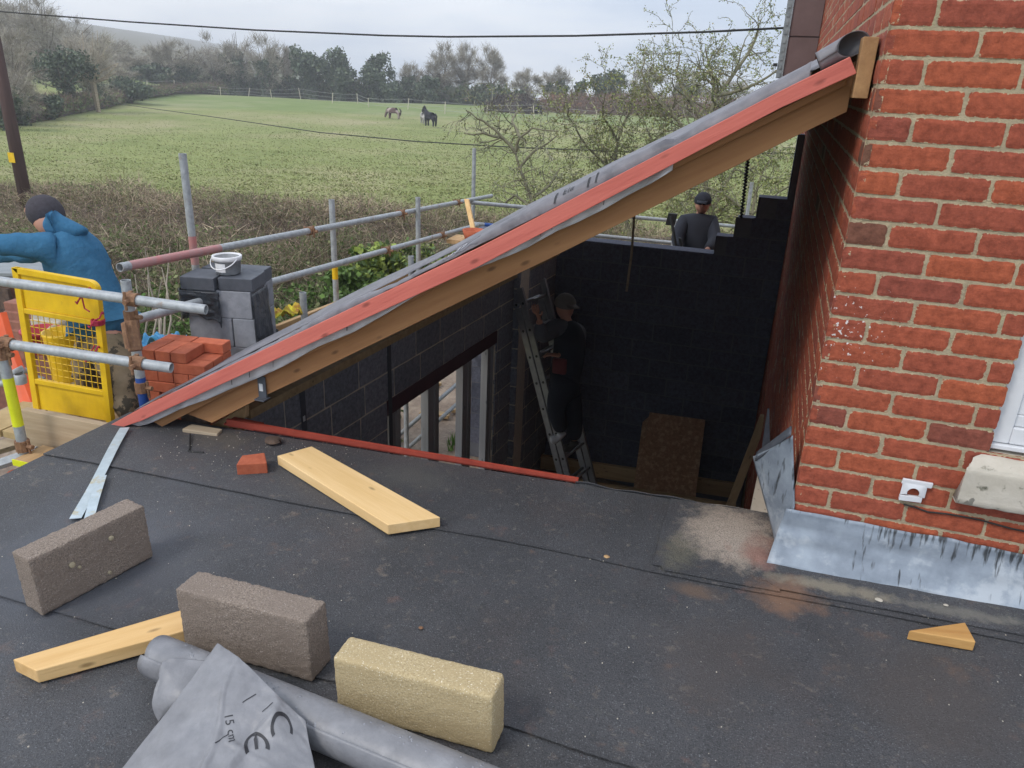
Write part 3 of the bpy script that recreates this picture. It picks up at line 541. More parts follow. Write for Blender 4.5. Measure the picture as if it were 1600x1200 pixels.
# red board
mb=MB(); pr=[P2(175,663),P2(230,632.5),P2(750,385.6),P2(1220,141.7),P2(1326.7,89),P2(1337,115),P2(1220,168),P2(750,415),P2(230,653),P2(178,670)]
mb.prism([np.array([q[0],2.612,q[2]]) for q in pr],(0,.034,0)); mb.build('barge_board',m_red,rp,bev=.002)
# first rafter: thin front timber and deep rafter
mb=MB(); a=P2(253,667,2.67); b=P2(402,590,2.67); c=P2(690,439,2.67)
zz=lambda x:line(x)-.012
mb.prism([(a[0],2.67,a[2]),(b[0],2.67,b[2]),(-1.55,2.67,line(-1.55)-.125),(-1.0,2.67,line(-1.0)-.088),(.17,2.67,line(.17)-.082),(.17,2.67,zz(.17)-.045),(a[0]-.08,2.67,zz(a[0]-.08)-.05)],(0,.026,0)); mb.build('fly_rafter',m_raft,rp,bev=.002)
def rafter(y,nm='rafter'):
    mb=MB(); k=y/2.70; 
    l=[ony(*q,2.70) for q in ((331,661),(383,634),(417,617),(480,587),(867,400),(1243,213),(1334,168))]
    pts=[(q[0],y,q[2]) for q in l]; pts[-1]=(.189,y,l[-2][2]+(.189-l[-2][0])*.586)
    pts+= [(.189,y,zz(.189)-.012),(-2.62,y,zz(-2.62)-.012)]
    mb.prism(pts,(0,.047,0)); return mb.build(nm,m_raft,rp,bev=.002)
for y in (2.70,3.28,3.88,4.48,5.08,5.68,6.28,6.88,7.48): rafter(y)
mb=MB()
def memb(u,v):
    x=-2.80+u*2.99; y=2.71+v*5.24; wv=nz((x,y,0),2.2,1); h=.030+.012*nz((x,0,0),2.2,7)+.016*(y>2.68)*abs(math.sin(y*5.2))+.018*nz((x*1.2,y,0),1.5,2)*min(1,(y-2.71)*6)
    return (x,y,line(x)+max(h,.006)*min(1,(.25+v*14)))
mb.grid(memb,120,70,th=.0015); mem=mb.build('membrane',m_mem,rp,smooth=True)
# bright fold of membrane standing up just behind the red board
FO=[(175,664,0),(300,597,-.0),(400,548,0),(470,512,0),(540,472,0),(620,440,0),(700,400,0),(760,362,0),(810,335,0),(850,312,0),(900,288,0),(950,261,0),(1000,237,0),(1040,217,0),(1056,216,0),(1100,188,0),(1200,134,0),(1268,96,0)]
fp=[ony(a,b,2.70) for a,b,_ in FO]
def fold(u,v):
    t=u*(len(fp)-1); i=min(int(t),len(fp)-2); f=t-i; f=f*f*(3-2*f); p=fp[i]*(1-f)+fp[i+1]*f; zb=line(p[0])-.015; zt=p[2]+.004*nz((p[0],0,0),14,1)
    # arch from front edge over the crest then down behind
    a=v*math.pi; hh=max(zt-zb,.012); wr=.0035*math.sin(p[0]*95+5*nz((p[0],0,0),5,3)+v*4)*max(0,nz((p[0],0,0),2.3,8)+.35); return np.array([p[0],2.70-.048*math.cos(a)+.006*nz((p[0],v,0),9,2)*(.2+math.sin(a))-wr,zb+hh*math.sin(a)**.7+.003*nz((p[0]*3,v,0),9,5)+wr])
mb.v=[] ; mb=MB(); mb.grid(fold,220,12); mb.build('membrane_fold',m_mem,mem,smooth=True)
# flap hanging below the red board
FB=[(190,668),(232,662),(246,656),(292.5,634),(327,622),(360,608),(396,593),(417,584),(447,570),(500,540),(556,517),(609,487),(650,462),(690,440),(740,421),(783,404),(826,386),(850,372),(872,360),(907,345),(945,326),(983,304),(1020,285),(1052,265)]
bp_=[ony(a,b,2.66) for a,b in FB]; rb=lambda x:line(x)-.05
def flap(u,v):
    t=u*(len(bp_)-1); i=min(int(t),len(bp_)-2); f=t-i; p=bp_[i]*(1-f)+bp_[i+1]*f; z1=line(p[0])-.03; z0=min(p[2],z1-.01)
    return np.array([p[0],2.655+.022*v*nz((p[0],0,0),13,3)-.012*v+.004*v*math.sin(p[0]*60),z1+(z0-z1)*v])
mb=MB(); mb.grid(flap,200,8,th=.001); mb.build('membrane_flap',m_flap,mem,smooth=True)
# rolled membrane end
a=ony(1279,100,2.64); b=ony(1322,80,2.64); ax=_n(b-a); mb=MB(); r_=.031; sd=_n(np.cross(ax,[0,1,0])); bk=np.cross(ax,sd)
def rl(u,v):
    th=v*2*math.pi*1.12; rr=r_*(1-.10*v); tt=th; nr=sd*math.sin(tt)+bk*math.cos(tt); cut=.100-.030*np.dot(nr,np.array([0,-1.,0]))*1.6; cone=1+.12*u; p=a+ax*(u*cut)+np.array([0,.030,.004+.008*u])+nr*rr*cone; return p
mb.grid(rl,8,40,th=.002); mb.build('membrane_roll_end',[m_mem],mem,smooth=True)
mb=MB(); mb.grid(lambda u,v:(lambda p,c:c+(p-c)*.93)(rl(u*.985,v),a+ax*(u*.12)+np.array([0,.030,.004+.008*u])),8,40); mb.build('roll_inside',m_under,mem,smooth=True)
# ledger
mb=MB(); mb.box(.189,HX-.006,2.60,7.6,-.028,.137); mb.build('ledger',m_ledg,rp,bev=.002)
# joist hanger on rafter
p=ony(410,604,2.69); mb=MB(); mb.box(p[0]-.02,p[0]+.02,2.685,2.69,p[2]-.05,p[2]+.05); mb.box(p[0]-.02,p[0]+.03,2.65,2.70,p[2]-.055,p[2]-.05); mb.build('hanger',m_blkd,rp); mb=MB(); mb.box(p[0]-.012,p[0]+.006,2.682,2.685,p[2]-.02,p[2]+.015); mb.build('sticker',m_tub,rp)
# prints on the membrane
def text_mesh(name,s,size,mapf,material,parent,ext=.0):
    cu=bpy.data.curves.new(name,'FONT'); cu.body=s; cu.size=size; cu.align_x='CENTER'; cu.align_y='CENTER'; cu.resolution_u=3
    o=bpy.data.objects.new(name,cu); COL.objects.link(o); bpy.context.view_layer.update(); me=o.evaluated_get(bpy.context.evaluated_depsgraph_get()).to_mesh()
    import bmesh; bm=bmesh.new(); bm.from_mesh(me)
    bmesh.ops.triangulate(bm,faces=bm.faces[:])
    for _ in range(2): bmesh.ops.subdivide_edges(bm,edges=[e for e in bm.edges if e.calc_length()>size*.12],cuts=1); bmesh.ops.triangulate(bm,faces=bm.faces[:])
    mb=MB(); mb.add([mapf(v.co.x,v.co.y) for v in bm.verts],[tuple(v.index for v in f.verts) for f in bm.faces]); bm.free(); bpy.data.objects.remove(o); bpy.data.curves.remove(cu)
    return mb.build(name,material,parent)
def foldmap(u0,v0,off=.002,vertical=False):
    L=3.2
    def g(x,y):
        if vertical: x,y=-y,x
        u=u0+x/L; v=v0-y/.11; p=fold(u,min(max(v,.02),.6)); q=fold(u+.001,v); s_=fold(u,v+.01); n_=_n(np.cross(q-p,s_-p)); 
        if n_[1]>0: n_=-n_
        return p+n_*off
    return g
# ------------------------------------------------------------------ THINGS ON THE ROOF
def rough_block(name,corner,ax,L,T,H,m,label,amp=.004,ch=.012,n=(44,12,26),cat='concrete block',group=None,seed=0):
    """box with softened, crumbly edges; corner at base, ax = long direction"""
    ax=_n(np.array([ax[0],ax[1],ax[2] if len(ax)>2 else 0.])); up=_n(np.array([-FS,0,1.])); ax=_n(ax-up*np.dot(ax,up)); ay=np.cross(up,ax); c=np.array(corner,float)
    mb=MB(); dims=(L,T,H); A=(ax,ay,up)
    def face(k,side):
        i,j=[q for q in range(3) if q!=k]; nu,nv=n[i],n[j]
        vs=[]
        for a in range(nu+1):
            for b in range(nv+1):
                q=[0,0,0]; q[i]=dims[i]*a/nu; q[j]=dims[j]*b/nv; q[k]=dims[k]*side
                lo=[min(max(q[d],ch),dims[d]-ch) for d in range(3)]; v=np.array(q)-np.array(lo); l=np.linalg.norm(v)
                if l>1e-6:
                    v=v/l; p=np.array(lo)+v*ch
                else: p=np.array(q)
                w_=(p[0]+seed,p[1],p[2]); ctr=np.array(dims)/2; o=_n((p-ctr)/np.array(dims))
                dn=amp*(nz(w_,45,1)*.5+nz(w_,110,2)*.6+nz(w_,260,3)*.55); edge=1 if sum(abs(q[d]-dims[d]/2)>dims[d]/2-ch*1.2 for d in range(3))>=2 else 0
                dn-=edge*amp*abs(nz(w_,60,4))*1.6
                dirv=v if l>1e-6 else o
                p=p+dirv*dn
                vs.append(c+ax*p[0]+ay*p[1]+up*max(p[2],0.0))
        fs=[]; W=nv+1
        for a in range(nu):
            for b in range(nv):
                f=(a*W+b,(a+1)*W+b,(a+1)*W+b+1,a*W+b+1)
                fl_=(side==1)^(k==1)
                fs.append(f if fl_ else f[::-1])
        mb.add(vs,fs)
    for k in range(3):
        for s in (0,1): face(k,s)
    o=mb.build(name,m,smooth=True); o['_c']=0; del o['_c']; return tag(o,label,cat,group)
def onf(px,py,h=.008): return felt(px,py,h)
b=onf(67,964); e=onf(240,870); rough_block('concrete_block',b,e-b,.385,.098,.205,m_conc,'rough brown concrete block standing on edge alone at the left, mortar spots on its face',n=(70,18,38),amp=.0026,ch=.006,seed=1)
b=onf(492,1067); o=np.array([-1.425,1.428,fz(-1.425)+.006]); rough_block('concrete_block',o,(1,-.012,0),.435,.10,.205,m_conc,'rough brown concrete block resting against the yellow timber and grey roll',n=(78,18,38),amp=.0028,ch=.007,seed=5)
o=np.array([-.872,1.350,fz(-.87)+.006]); rough_block('concrete_block',o,(1,-.0,0),.438,.092,.182,m_buff,'buff sandy concrete block with chamfered edges, rightmost of the three blocks',n=(70,16,30),amp=.0014,ch=.011,seed=9)
def board(name,quad_top,th,m,label,cat='timber',bev=.003,knots=0):
    P=[np.array(q,float) for q in quad_top]; mb=MB(); mb.prism(P,(0,0,-th)); return tag(mb.build(name,m,bev=bev),label,cat)
q=[felt(433,712,.055),felt(487,697,.055),felt(688,808,.055),felt(606,820,.055)]; board('timber_plank',q,.043,m_roofnew,'short wide yellow timber plank lying in the middle of the felt roof')
mb=MB(); P=[felt(500,738,.0557),felt(502,737,.0557),felt(620,800,.0557),felt(618,801,.0557)]
q=[felt(20,1030,.052),felt(276,955,.052),felt(290,985,.052),felt(56,1048,.052)]
d_=_n(q[1]-q[0]); q[1]=q[0]+d_*.50; q[2]=q[3]+_n(q[2]-q[3])*.44
board('timber_length',q,.044,m_beam,'narrow yellow timber length in the lower left, one end under a brown block')
q=[felt(1420,985,.042),felt(1508,972,.042),felt(1525,1003,.042)]; board('timber_offcut',q[::-1] if 0 else q,.034,m_wedge,'small triangular timber offcut lying on felt below the lead flashing')
# brick bat
q=[felt(369,726,.058),felt(417,723,.058),felt(409,711,.058),felt(371,712,.058)]
mb=MB(); q[2]=q[1]+np.array([-.062,.072,.002]); q[3]=q[0]+np.array([-.030,.080,.0]); mb.prism(q,(0,0,-.052)); tag(mb.build('brick_half',m_rbr,bev=.004),'broken half of a red brick alone on the felt roof','brick')
m_spot=mat('dried_mortar',(.40,.34,.23),(.30,.25,.17),scale=60,rough=.95,bump=.6,bscale=200); bB=bpy.data.objects['concrete_block']; cb=onf(67,964); eb=onf(240,870); axb=_n(eb-cb); axb=_n(axb-np.array([0,0,1])*axb[2]*0); fnb=_n(np.cross(axb,[0,0,1]))
for (u_,h_,r_) in ((.115,.125,.009),(.135,.105,.005),(.25,.15,.008),(.225,.03,.006)):
    mb=MB(); c_=cb+axb*u_+np.array([0,0,h_]); mb.lathe(c_,[(r_*1.15,-.001),(r_,.0045),(r_*.5,.006),(.0001,.0062)],9,fnb); o_=mb.build('mortar_spot',m_spot,bB)
# strap
st=thing('metal_strap',felt(160,745),'long pale zinc strap running from the roof foot down behind a brown block','metal strap')
mb=MB(); a0=felt(195,669,.02); a1=felt(118,812,.012); a2=felt(140,812,.012); d1=_n(a1-a0); sdv=_n(np.cross(d1,[0,0,1]))
mb.grid(lambda u,v:a0+(a1-a0)*u+sdv*(v-.5)*.042+np.array([0,0,.004*math.sin(u*7)+.002]),30,4,th=.0015); mb.build('strap',m_strap,st)
mb=MB(); a3=felt(160,745,.016); mb.grid(lambda u,v:a3+(a2-a3)*u+sdv*(v-.5)*.036+np.array([0,0,.006+.004*math.sin(u*3)]),20,4,th=.0015); mb.build('strap',m_strap,st)
# debris: scraps, bent nail
def pebble(name,c,r,m,label,cat,fl_=.5,seed=0):
    mb=MB(); n=10
    mb.grid(lambda u,v:np.array(c)+np.array([math.sin(v*math.pi)*math.cos(u*2*math.pi)*r,math.sin(v*math.pi)*math.sin(u*2*math.pi)*r*.8,(math.cos(v*math.pi)*fl_+fl_)*r])*(1) + .25*r*np.array([nz((u*3,v*3,seed),1,1),nz((math.cos(u*6.28),v*3,seed),1,2),0]),n,8)
    return tag(mb.build(name,m),label,cat)
pebble('mortar_lump',felt(426,692,.01),.042,m_dark,'dark scrap of rubble beside the red edge trim','rubble',.35,3)
pebble('bark_chip',felt(658,982,.008),.008,m_rust,'tiny orange chip on open felt right of the concrete blocks','chip',.4,1)
pebble('stone_chip',felt(948,871,.008),.011,m_tan,'small pinkish stone chip beside the felt lap','chip',.3,2)
for k,(px,py,r) in enumerate(((1373,938,.012),(1478,946,.008))): pebble('render_flake',felt(px,py,.02),r,m_cill,['long white flake beneath the middle of the lead flashing','small white flake farther right beneath the lead flashing'][k],'flake',.2,5+k)
mb=MB(); mb.tube([felt(297,678,.02),felt(296,702,.012),felt(294,705,.012),felt(318,707,.012)],.004,6); tag(mb.build('bent_nail',m_cable),'bent black steel nail lying near the rafter foot','nail')
# scattered grit
mb=MB()
for k in range(420):
    if k<170: px,py=random.uniform(250,560),random.gauss(700,18)
    elif k<300: px,py=random.uniform(1150,1600),random.gauss(0,9)+892+(random.random()*10)+(1)*0
    else: px,py=random.uniform(0,1600),random.uniform(720,1200)
    if 170<=k<300: py=890+(px-1200)*.225+random.gauss(0,9)
    p=felt(px,py,.0115); 
    if p[1]>2.75 or p[0]>.2 and p[1]>2.41: continue
    s_=random.uniform(.0012,.0034); mb.obox(p,(s_,0,0),(0,s_,0),(0,0,s_*.6))
tag(mb.build('grit',m_cill,keep=True),'pale grit and crumbs scattered over the felt','grit',kind='stuff')
# underlay roll and its loose flap
ur=thing('underlay_roll',felt(470,1140),'grey underlay roll across the bottom with a loose printed flap','membrane roll')
A0=np.array([-1.405,1.318,0]); A1=np.array([-.12,1.165,0]); RR=.058
A0[2]=fz(A0[0])+RR+.006; A1[2]=fz(A1[0])+RR+.006; axv=_n(A1-A0); LR=np.linalg.norm(A1-A0); s_h=_n(np.cross([0,0,1],axv)); s_v=np.cross(axv,s_h)
def rollf(u,v):
    th=v*2*math.pi*1.9; rr=RR*(1-.05*v)*(1+.02*nz((u*3,math.cos(th),math.sin(th)),1.5,1)); end=.02*math.sin(th*1.3+1)*(u<.02)
    return A0+axv*(u*LR*1.35-end)+s_h*math.cos(th+2.4)*rr*1.02+s_v*math.sin(th+2.4)*rr*.96
mb=MB(); mb.grid(rollf,90,90,th=.0015); mb.build('roll',m_roll,ur,smooth=True)
# rain drops on the roll and flap come as small domes
mb=MB()
for k in range(300):
    u=random.uniform(.03,.95); th=random.gauss(1.35,.45); rr=RR*1.0; c=A0+axv*u*LR*1.35+s_h*math.cos(th)*rr*1.02+s_v*math.sin(th)*rr*.965; nn=_n(s_h*math.cos(th)+s_v*math.sin(th)); r_=random.choice([.0012,.0018,.0028,.004])*random.uniform(.7,1.1)
    t1=axv; t2=np.cross(nn,t1); vs=[c+nn*r_*.45]+[c+(t1*math.cos(a*1.047)+t2*math.sin(a*1.047))*r_*.7+nn*r_*.3 for a in range(6)]+[c+(t1*math.cos(a*1.047)+t2*math.sin(a*1.047))*r_ for a in range(6)]
    mb.add(vs,[(0,1+a,1+(a+1)%6) for a in range(6)]+[(1+a,7+a,7+(a+1)%6,1+(a+1)%6) for a in range(6)])
m_drop=mat('water_drop',(.22,.225,.245),(.20,.205,.225),rough=.15,spec=.6)
dr=mb.build('rain_drops',m_drop,ur,smooth=True); dr['kind']='stuff'
# flap: sheet from roll crest, draping toward the viewer, with folds.  u across, v down toward camera
def zgr(x,y): return fz(x)+.012
K=[[felt(340,1005,.185),felt(366,1022,.180),felt(400,1052,.165),felt(440,1093,.150),felt(478,1128,.125)],
   [felt(296,1066,.14),felt(335,1075,.16),felt(378,1090,.155),felt(425,1118,.145),felt(483,1160,.105)],
   [felt(248,1130,.09),felt(300,1130,.125),felt(352,1142,.13),felt(408,1160,.12),felt(492,1200,.085)],
   [felt(190,1203,.045),felt(255,1205,.09),felt(325,1212,.10),felt(395,1225,.10),felt(500,1260,.055)],
   [felt(120,1290,.02),felt(215,1310,.06),felt(310,1320,.07),felt(395,1330,.07),felt(520,1340,.03)]]
K=np.array(K)
def cub(P,t):
    n=len(P)-1; t=min(max(t,0),1)*n; i=min(int(t),n-1); f=t-i; p0=P[max(i-1,0)];p1=P[i];p2=P[i+1];p3=P[min(i+2,n)]
    return .5*((2*p1)+(-p0+p2)*f+(2*p0-5*p1+4*p2-p3)*f*f+(-p0+3*p1-3*p2+p3)*f**3)
def flapf(u,v):
    p=cub([cub(K[i],u) for i in range(5)],v)
    c=.012*math.exp(-((u-.74-.1*v)/.05)**2)*math.sin(min(v*2.2,1)*3.14)**1 - .010*math.exp(-((u-.60-.16*v)/.07)**2)*min(v*2,1)+.014*math.exp(-((u-.45)/.09)**2)*max(0,v-.45)*2
    c+=.007*nz((u*1.5,v*1.5,0),3,2); rd=lambda q,s_:max(0,1-abs(q)/s_); c+=.007*rd(u-.30-.25*v+.03*math.sin(v*9),.03)*min(1,v*3)+.006*rd(u-.86+.35*v,.035)*min(1,v*4)-.006*rd(u-.52-.1*math.sin(v*6),.04)*max(0,v-.25)*2+.005*rd(v-.42-.25*u,.03)*rd(u-.6,.35)+.0025*nz((u,v,1),14,3); return p+np.array([0,-.2,.9])*c
mb=MB(); mb.grid(flapf,110,110,th=.0012); mb.build('flap',m_roll,ur,smooth=True)
# second under fold at the left of the flap
K2=np.array([[felt(246,1065,.10),felt(262,1030,.13),felt(345,1035,.12)],[felt(238,1100,.06),felt(275,1090,.09),felt(345,1075,.10)],[felt(248,1128,.02),felt(262,1118,.04),felt(330,1120,.05)]])
mb=MB(); mb.grid(lambda u,v:cub([cub(K2[i],u) for i in range(3)],v)+np.array([0,0,.004*nz((u,v,0),6)]),30,30,th=.0012); mb.build('fold',m_roll,ur,smooth=True)
# print on the flap : image-plane layout converted to (u,v) by searching the sheet is avoided; placed in sheet coordinates
def flapmap(u0,v0,ang,su=1.0,off=.0022):
    p0=flapf(u0,v0); du=(flapf(u0+.01,v0)-p0); dv=(flapf(u0,v0+.01)-p0); lu,lv=np.linalg.norm(du)*100,np.linalg.norm(dv)*100; ca,sa=math.cos(ang),math.sin(ang)
    def g(x,y):
        X=x*ca-y*sa; Y=x*sa+y*ca; u=u0+X/lu; v=v0-Y/lv; p=flapf(u,v); a=flapf(u+.004,v)-p; b=flapf(u,v+.004)-p; n_=_n(np.cross(a,b)); 
        if n_[2]<0: n_=-n_
        return p+n_*off
    return g
def find_uv(px,py):
    best=None; 
    for i in range(41):
        for j in range(41):
            p=flapf(i/40,j/40); c=M.T@p; x=CX+F*c[0]/c[2]; y=CY+F*c[1]/c[2]; d=(x-px)**2+(y-py)**2
            if best is None or d<best[0]: best=(d,i/40,j/40)
    return best[1:]
FL_TX=[]
u,v=find_uv(422,1165)
def arcs(cx_,cy_,r,w,a0,a1,n=26): return [(cx_+rr*math.cos(a0+(a1-a0)*i/n),cy_+rr*math.sin(a0+(a1-a0)*i/n)) for i in range(n+1) for rr in (r-w/2,r+w/2)]
def strip(pts,g,mb): mb.add([g(*p) for p in pts],[(i,i+1,i+3,i+2) for i in range(0,len(pts)-2,2)])
u,v=find_uv(400,1165); g=flapmap(u,v,math.radians(-62)); mb=MB(); r_=.027
strip(arcs(-.0,0,r_,.0085,math.radians(60),math.radians(300)),g,mb); strip([(-r_,-.004),(-r_,.004),(r_*.35,-.004),(r_*.35,.004)],g,mb)
u,v=find_uv(441,1138); g=flapmap(u,v,math.radians(-62)); strip(arcs(0,0,r_,.0085,math.radians(60),math.radians(300)),g,mb); mb.build('mark',m_ink,ur)
for (px,py,L_) in ((392,1092,.042),(420,1105,.036),(345,1152,.036)):
    u,v=find_uv(px,py); g=flapmap(u,v,math.radians(60)); mb=MB(); strip([(-L_/2+L_*i/8,s*.0013) for i in range(9) for s in (-1,1)],g,mb); mb.build('print_mark',m_ink,ur)
u,v=find_uv(361,1142); text_mesh('lettering','15 cm',.030,flapmap(u,v,math.radians(-55)),m_ink,ur)
# prints on the roof membrane
def find_u(px):
    best=min((abs((lambda c:CX+F*c[0]/c[2])(M.T@fold(i/400,.25))-px),i/400) for i in range(401)); return best[1]
g=foldmap(find_u(712),.26,.0012); mb=MB(); strip([(-.085+.0113*i,s_*.019-(.004*math.sin(i*1.7))) for i in range(16) for s_ in (-1,1)],g,mb); mb.build('print_band',m_ink,mem)
text_mesh('lettering','oas',.052,foldmap(find_u(712),.26,.0026),m_wink,mem)
text_mesh('lettering','E1985',.036,foldmap(find_u(893),.30),m_ink,mem)
for px in (870,921,932):
    g=foldmap(find_u(px),.25); mb=MB(); strip([(s*.004,-.02+.008*i) for i in range(6) for s in (-1,1)],g,mb); mb.build('print_mark',m_ink,mem)
for k in range(26):   # short ruler ticks along the flap edge
    u=.12+k*.034; mb=MB(); pq=[flap(u,.25),flap(u+.0012,.25),flap(u+.0012,.80),flap(u,.80)]
    if k in (3,4,6,9,11,12,15,18,19,22): mb.add([p+np.array([0,-.0015,0]) for p in pq],[(0,1,2,3)]); mb.build('print_mark',m_ink,mem)
# ------------------------------------------------------------------ rafter foot debris and platform side
def lump(name,pts,vec,m,label,cat,bev=.004,parent=None):
    mb=MB(); mb.prism(pts,vec); o=mb.build(name,m,parent,bev=bev); return o if parent else tag(o,label,cat)
lump('broken_timber',[ony(x,y,2.80) for x,y in ((282,652),(300,632),(330,628),(331,650),(312,672),(285,668))],(0,.10,0),m_dark,'dark broken timber stub under the rafter foot','timber')
lump('timber_strip',[onz(x,y,-1.64) for x,y in ((300,668),(348,676),(340,684),(285,676))],(0,0,.02),m_grey,'thin splintered strip of wood on the felt at the rafter foot','timber')
lump('eaves_board',[ony(x,y,2.88) for x,y in ((331,664),(331,676),(345,680),(384,652),(384,634))],(0,.03,0),m_tan,'light board wedged below the rafter beside the red trim','board')
# ------------------------------------------------------------------ SCAFFOLD (left)
TR=.0242
def tube_thing(name,pts,label,cat='scaffold tube',m=m_galv,r=TR,group=None,bands=(),coup=()):
    root=thing(name,(np.array(pts[0])+np.array(pts[-1]))/2 if abs(pts[0][2]-pts[-1][2])<1 else np.array(pts[0]),label,cat,group)
    mb=MB(); a,b=np.array(pts[0],float),np.array(pts[-1],float); t=_n(b-a)
    mb.tube([a,a+(b-a)*.5,b],r,16,cap=False); mb.tube([b,(a+b)/2,a],r*.84,16,cap=False)
    for e,s in ((a,1),(b,-1)): mb.lathe(e,[(r,0),(r*.84,0)],16,t) 
    mb.build('tube',m,root,smooth=True)
    for f0,f1,mm in bands:
        mb=MB(); mb.tube([a+(b-a)*f0,a+(b-a)*f1],r*1.03,16,cap=False); mb.build('painted_band',mm,root,smooth=True)
    for f0 in coup:
        c=a+(b-a)*f0; mb=MB(); mb.tube([c-t*.028,c+t*.028],r*1.38,10); o_=np.cross(t,[0,0,1]) if abs(t[2])<.7 else np.array([1.,0,0]); o_=_n(o_); mb.tube([c+o_*r*1.2-t*.0,c+o_*r*2.7],.012,6); mb.tube([c+o_*r*1.6+np.array([0,0,-.045])-t*.01,c+o_*r*1.6+np.array([0,0,.045])-t*.01],.007,6); mb.tube([c-t*.02-o_*r*1.3-np.array([0,0,.03]),c-t*.02-o_*r*1.3+np.array([0,0,.03])],.011,6); mb.build('coupler',m_rust,root)
    return root
SX=-3.20; G1='galvanised guard rails of the scaffold'; G2='galvanised uprights of the scaffold'
# left run rails
ra=[onx(187,418,SX),onx(768,307,SX-.08)]; 
ra[0]=D(187,418,4.05); ra[1]=D(768,306,9.9)
tube_thing('scaffold_tube',[ra[0],ra[1]],'upper long guard rail with a faded red end running past the hedge',group=G1,bands=((.01,.13,m_rp),),coup=(.30,.56,.80))
rb0=D(210,500,3.95); rb1=D(745,352,9.0); tube_thing('scaffold_tube',[rb0,rb1],'lower long guard rail running beneath the upper one past the hedge',group=G1,coup=(.55,.79))
# back run rails
tube_thing('scaffold_tube',[D(733,316,9.2),D(1175,356,10.6)],'upper rear guard rail passing behind the rear wall and the man',group=G1)
tube_thing('scaffold_tube',[D(735,349,9.2),D(1120,386,10.3)],'lower rear guard rail with a blue band behind the rear wall',group=G1,bands=((.05,.13,m_blue),))
def upright(px,py,d,pb,label,bands=(),coup=()):
    a=D(px,py,d); b=a.copy(); r=ray(*pb); b[2]=r[2]*np.hypot(a[0],a[1])/np.hypot(r[0],r[1]); return tube_thing('scaffold_upright',[b,a],label,'scaffold upright',group=G2,bands=bands,coup=coup)
upright(285,240,4.75,(300,520),'tall leaning upright with a red smudge behind the white tub',bands=((.40,.56,m_rp),))
upright(518,312,6.25,(530,560),'upright between the hedge and guard rails with a yellow label',bands=((.52,.60,m_yel),))
upright(653,308,7.55,(652,470),'upright just left of the yellow strut')
upright(741,232,9.4,(738,420),'tall upright at the far corner of the scaffold',bands=((.30,.42,m_rp),))
upright(473,457,5.2,(477,540),'short post stub rising beside the tan toe board')
upright(642,400,6.6,(642,440),'short post stub near the foot of the upright left of the yellow strut')
upright(1175,285,10.2,(1165,420),'thin bright upright beyond the stepped rear wall')
upright(1056,345,9.4,(1050,420),'short upright beside the tool arm of the man behind the wall')
# near corner standards and front rails
upright(196,438,3.72,(222,700),'near upright with a rusty sleeve and a blue band',bands=((.18,.44,m_blue),),coup=(.38,.80))
n_=ORG; a=D(205,500,3.72); b=D(212,545,3.72); mb=MB(); mb.tube([D(204,502,3.71),D(212,548,3.71)],TR*1.35,8); mb.tube([D(193,505,3.66),D(195,520,3.65),D(200,545,3.66)],.012,6); 
tag(mb.build('sleeve_clamp',m_rust),'long rusty sleeve clamp bolted round the near upright','clamp')
upright(2,545,3.62,(30,760),'leftmost upright wrapped in yellow tape at the left edge',bands=((.45,.80,m_yt),),coup=(.30,.97))
tube_thing('scaffold_tube',[D(-90,427,3.70),D(322,484,3.66)],'upper front rail crossing the yellow gate, open end showing',group=G1,coup=(.72,))
tube_thing('scaffold_tube',[D(8,537,3.62),D(268,575,3.60)],'lower front rail crossing the yellow gate, open end showing',group=G1,coup=(.80,.01))
tube_thing('scaffold_tube',[D(15,572,4.2),D(60,594,4.3)],'short galvanised ledger seen low beside the gate',group=G1) if 0 else None
# platform, toe boards
PZ=-1.87
pl=thing('scaffold_platform',(-3.2,4,PZ),'weathered scaffold platform boards behind the yellow gate','scaffold platform')
for k,(x0,x1) in enumerate(((-3.91,-3.69),(-3.68,-3.46),(-3.45,-3.23),(-3.22,-3.0),(-2.99,-2.77))):
    mb=MB(); mb.box(x0,x1,2.665+.02*random.random(),4.0 if x1<-3.2 else 8.5,PZ-.04,PZ+random.uniform(-.004,.004)); mb.build('board',m_ply if k<2 else m_tan,pl,bev=.003)
# toe board under the gate
P=[ony(32,640,2.60),ony(178,668,2.62),ony(178,735,2.62),ony(42,700,2.60)]; mb=MB(); mb.prism(P,(0,.038,0)); tag(mb.build('toe_board',m_toe,bev=.003),'weathered grey toe board across the foot of the yellow gate','toe board')
P=[D(48,694,3.35),D(130,716,3.30),D(190,735,3.2),D(120,738,3.15)]; 
za=ony(55,700,2.55)[2]; mb=MB(); mb.box(-3.30,-2.55,2.42,2.59,za-.03,za); so_=tag(mb.build('scaffold_board',m_tan,bev=.003),'tan scaffold board end with yellow and blue tape below the toe board','scaffold board')
mb=MB(); mb.box(-3.305,-3.10,2.416,2.42,za-.032,za+.001); mb.build('yellow_band',m_yt,so_); mb=MB(); mb.box(-3.099,-2.9,2.416,2.42,za-.032,za+.001); mb.build('blue_band',m_blue,so_)
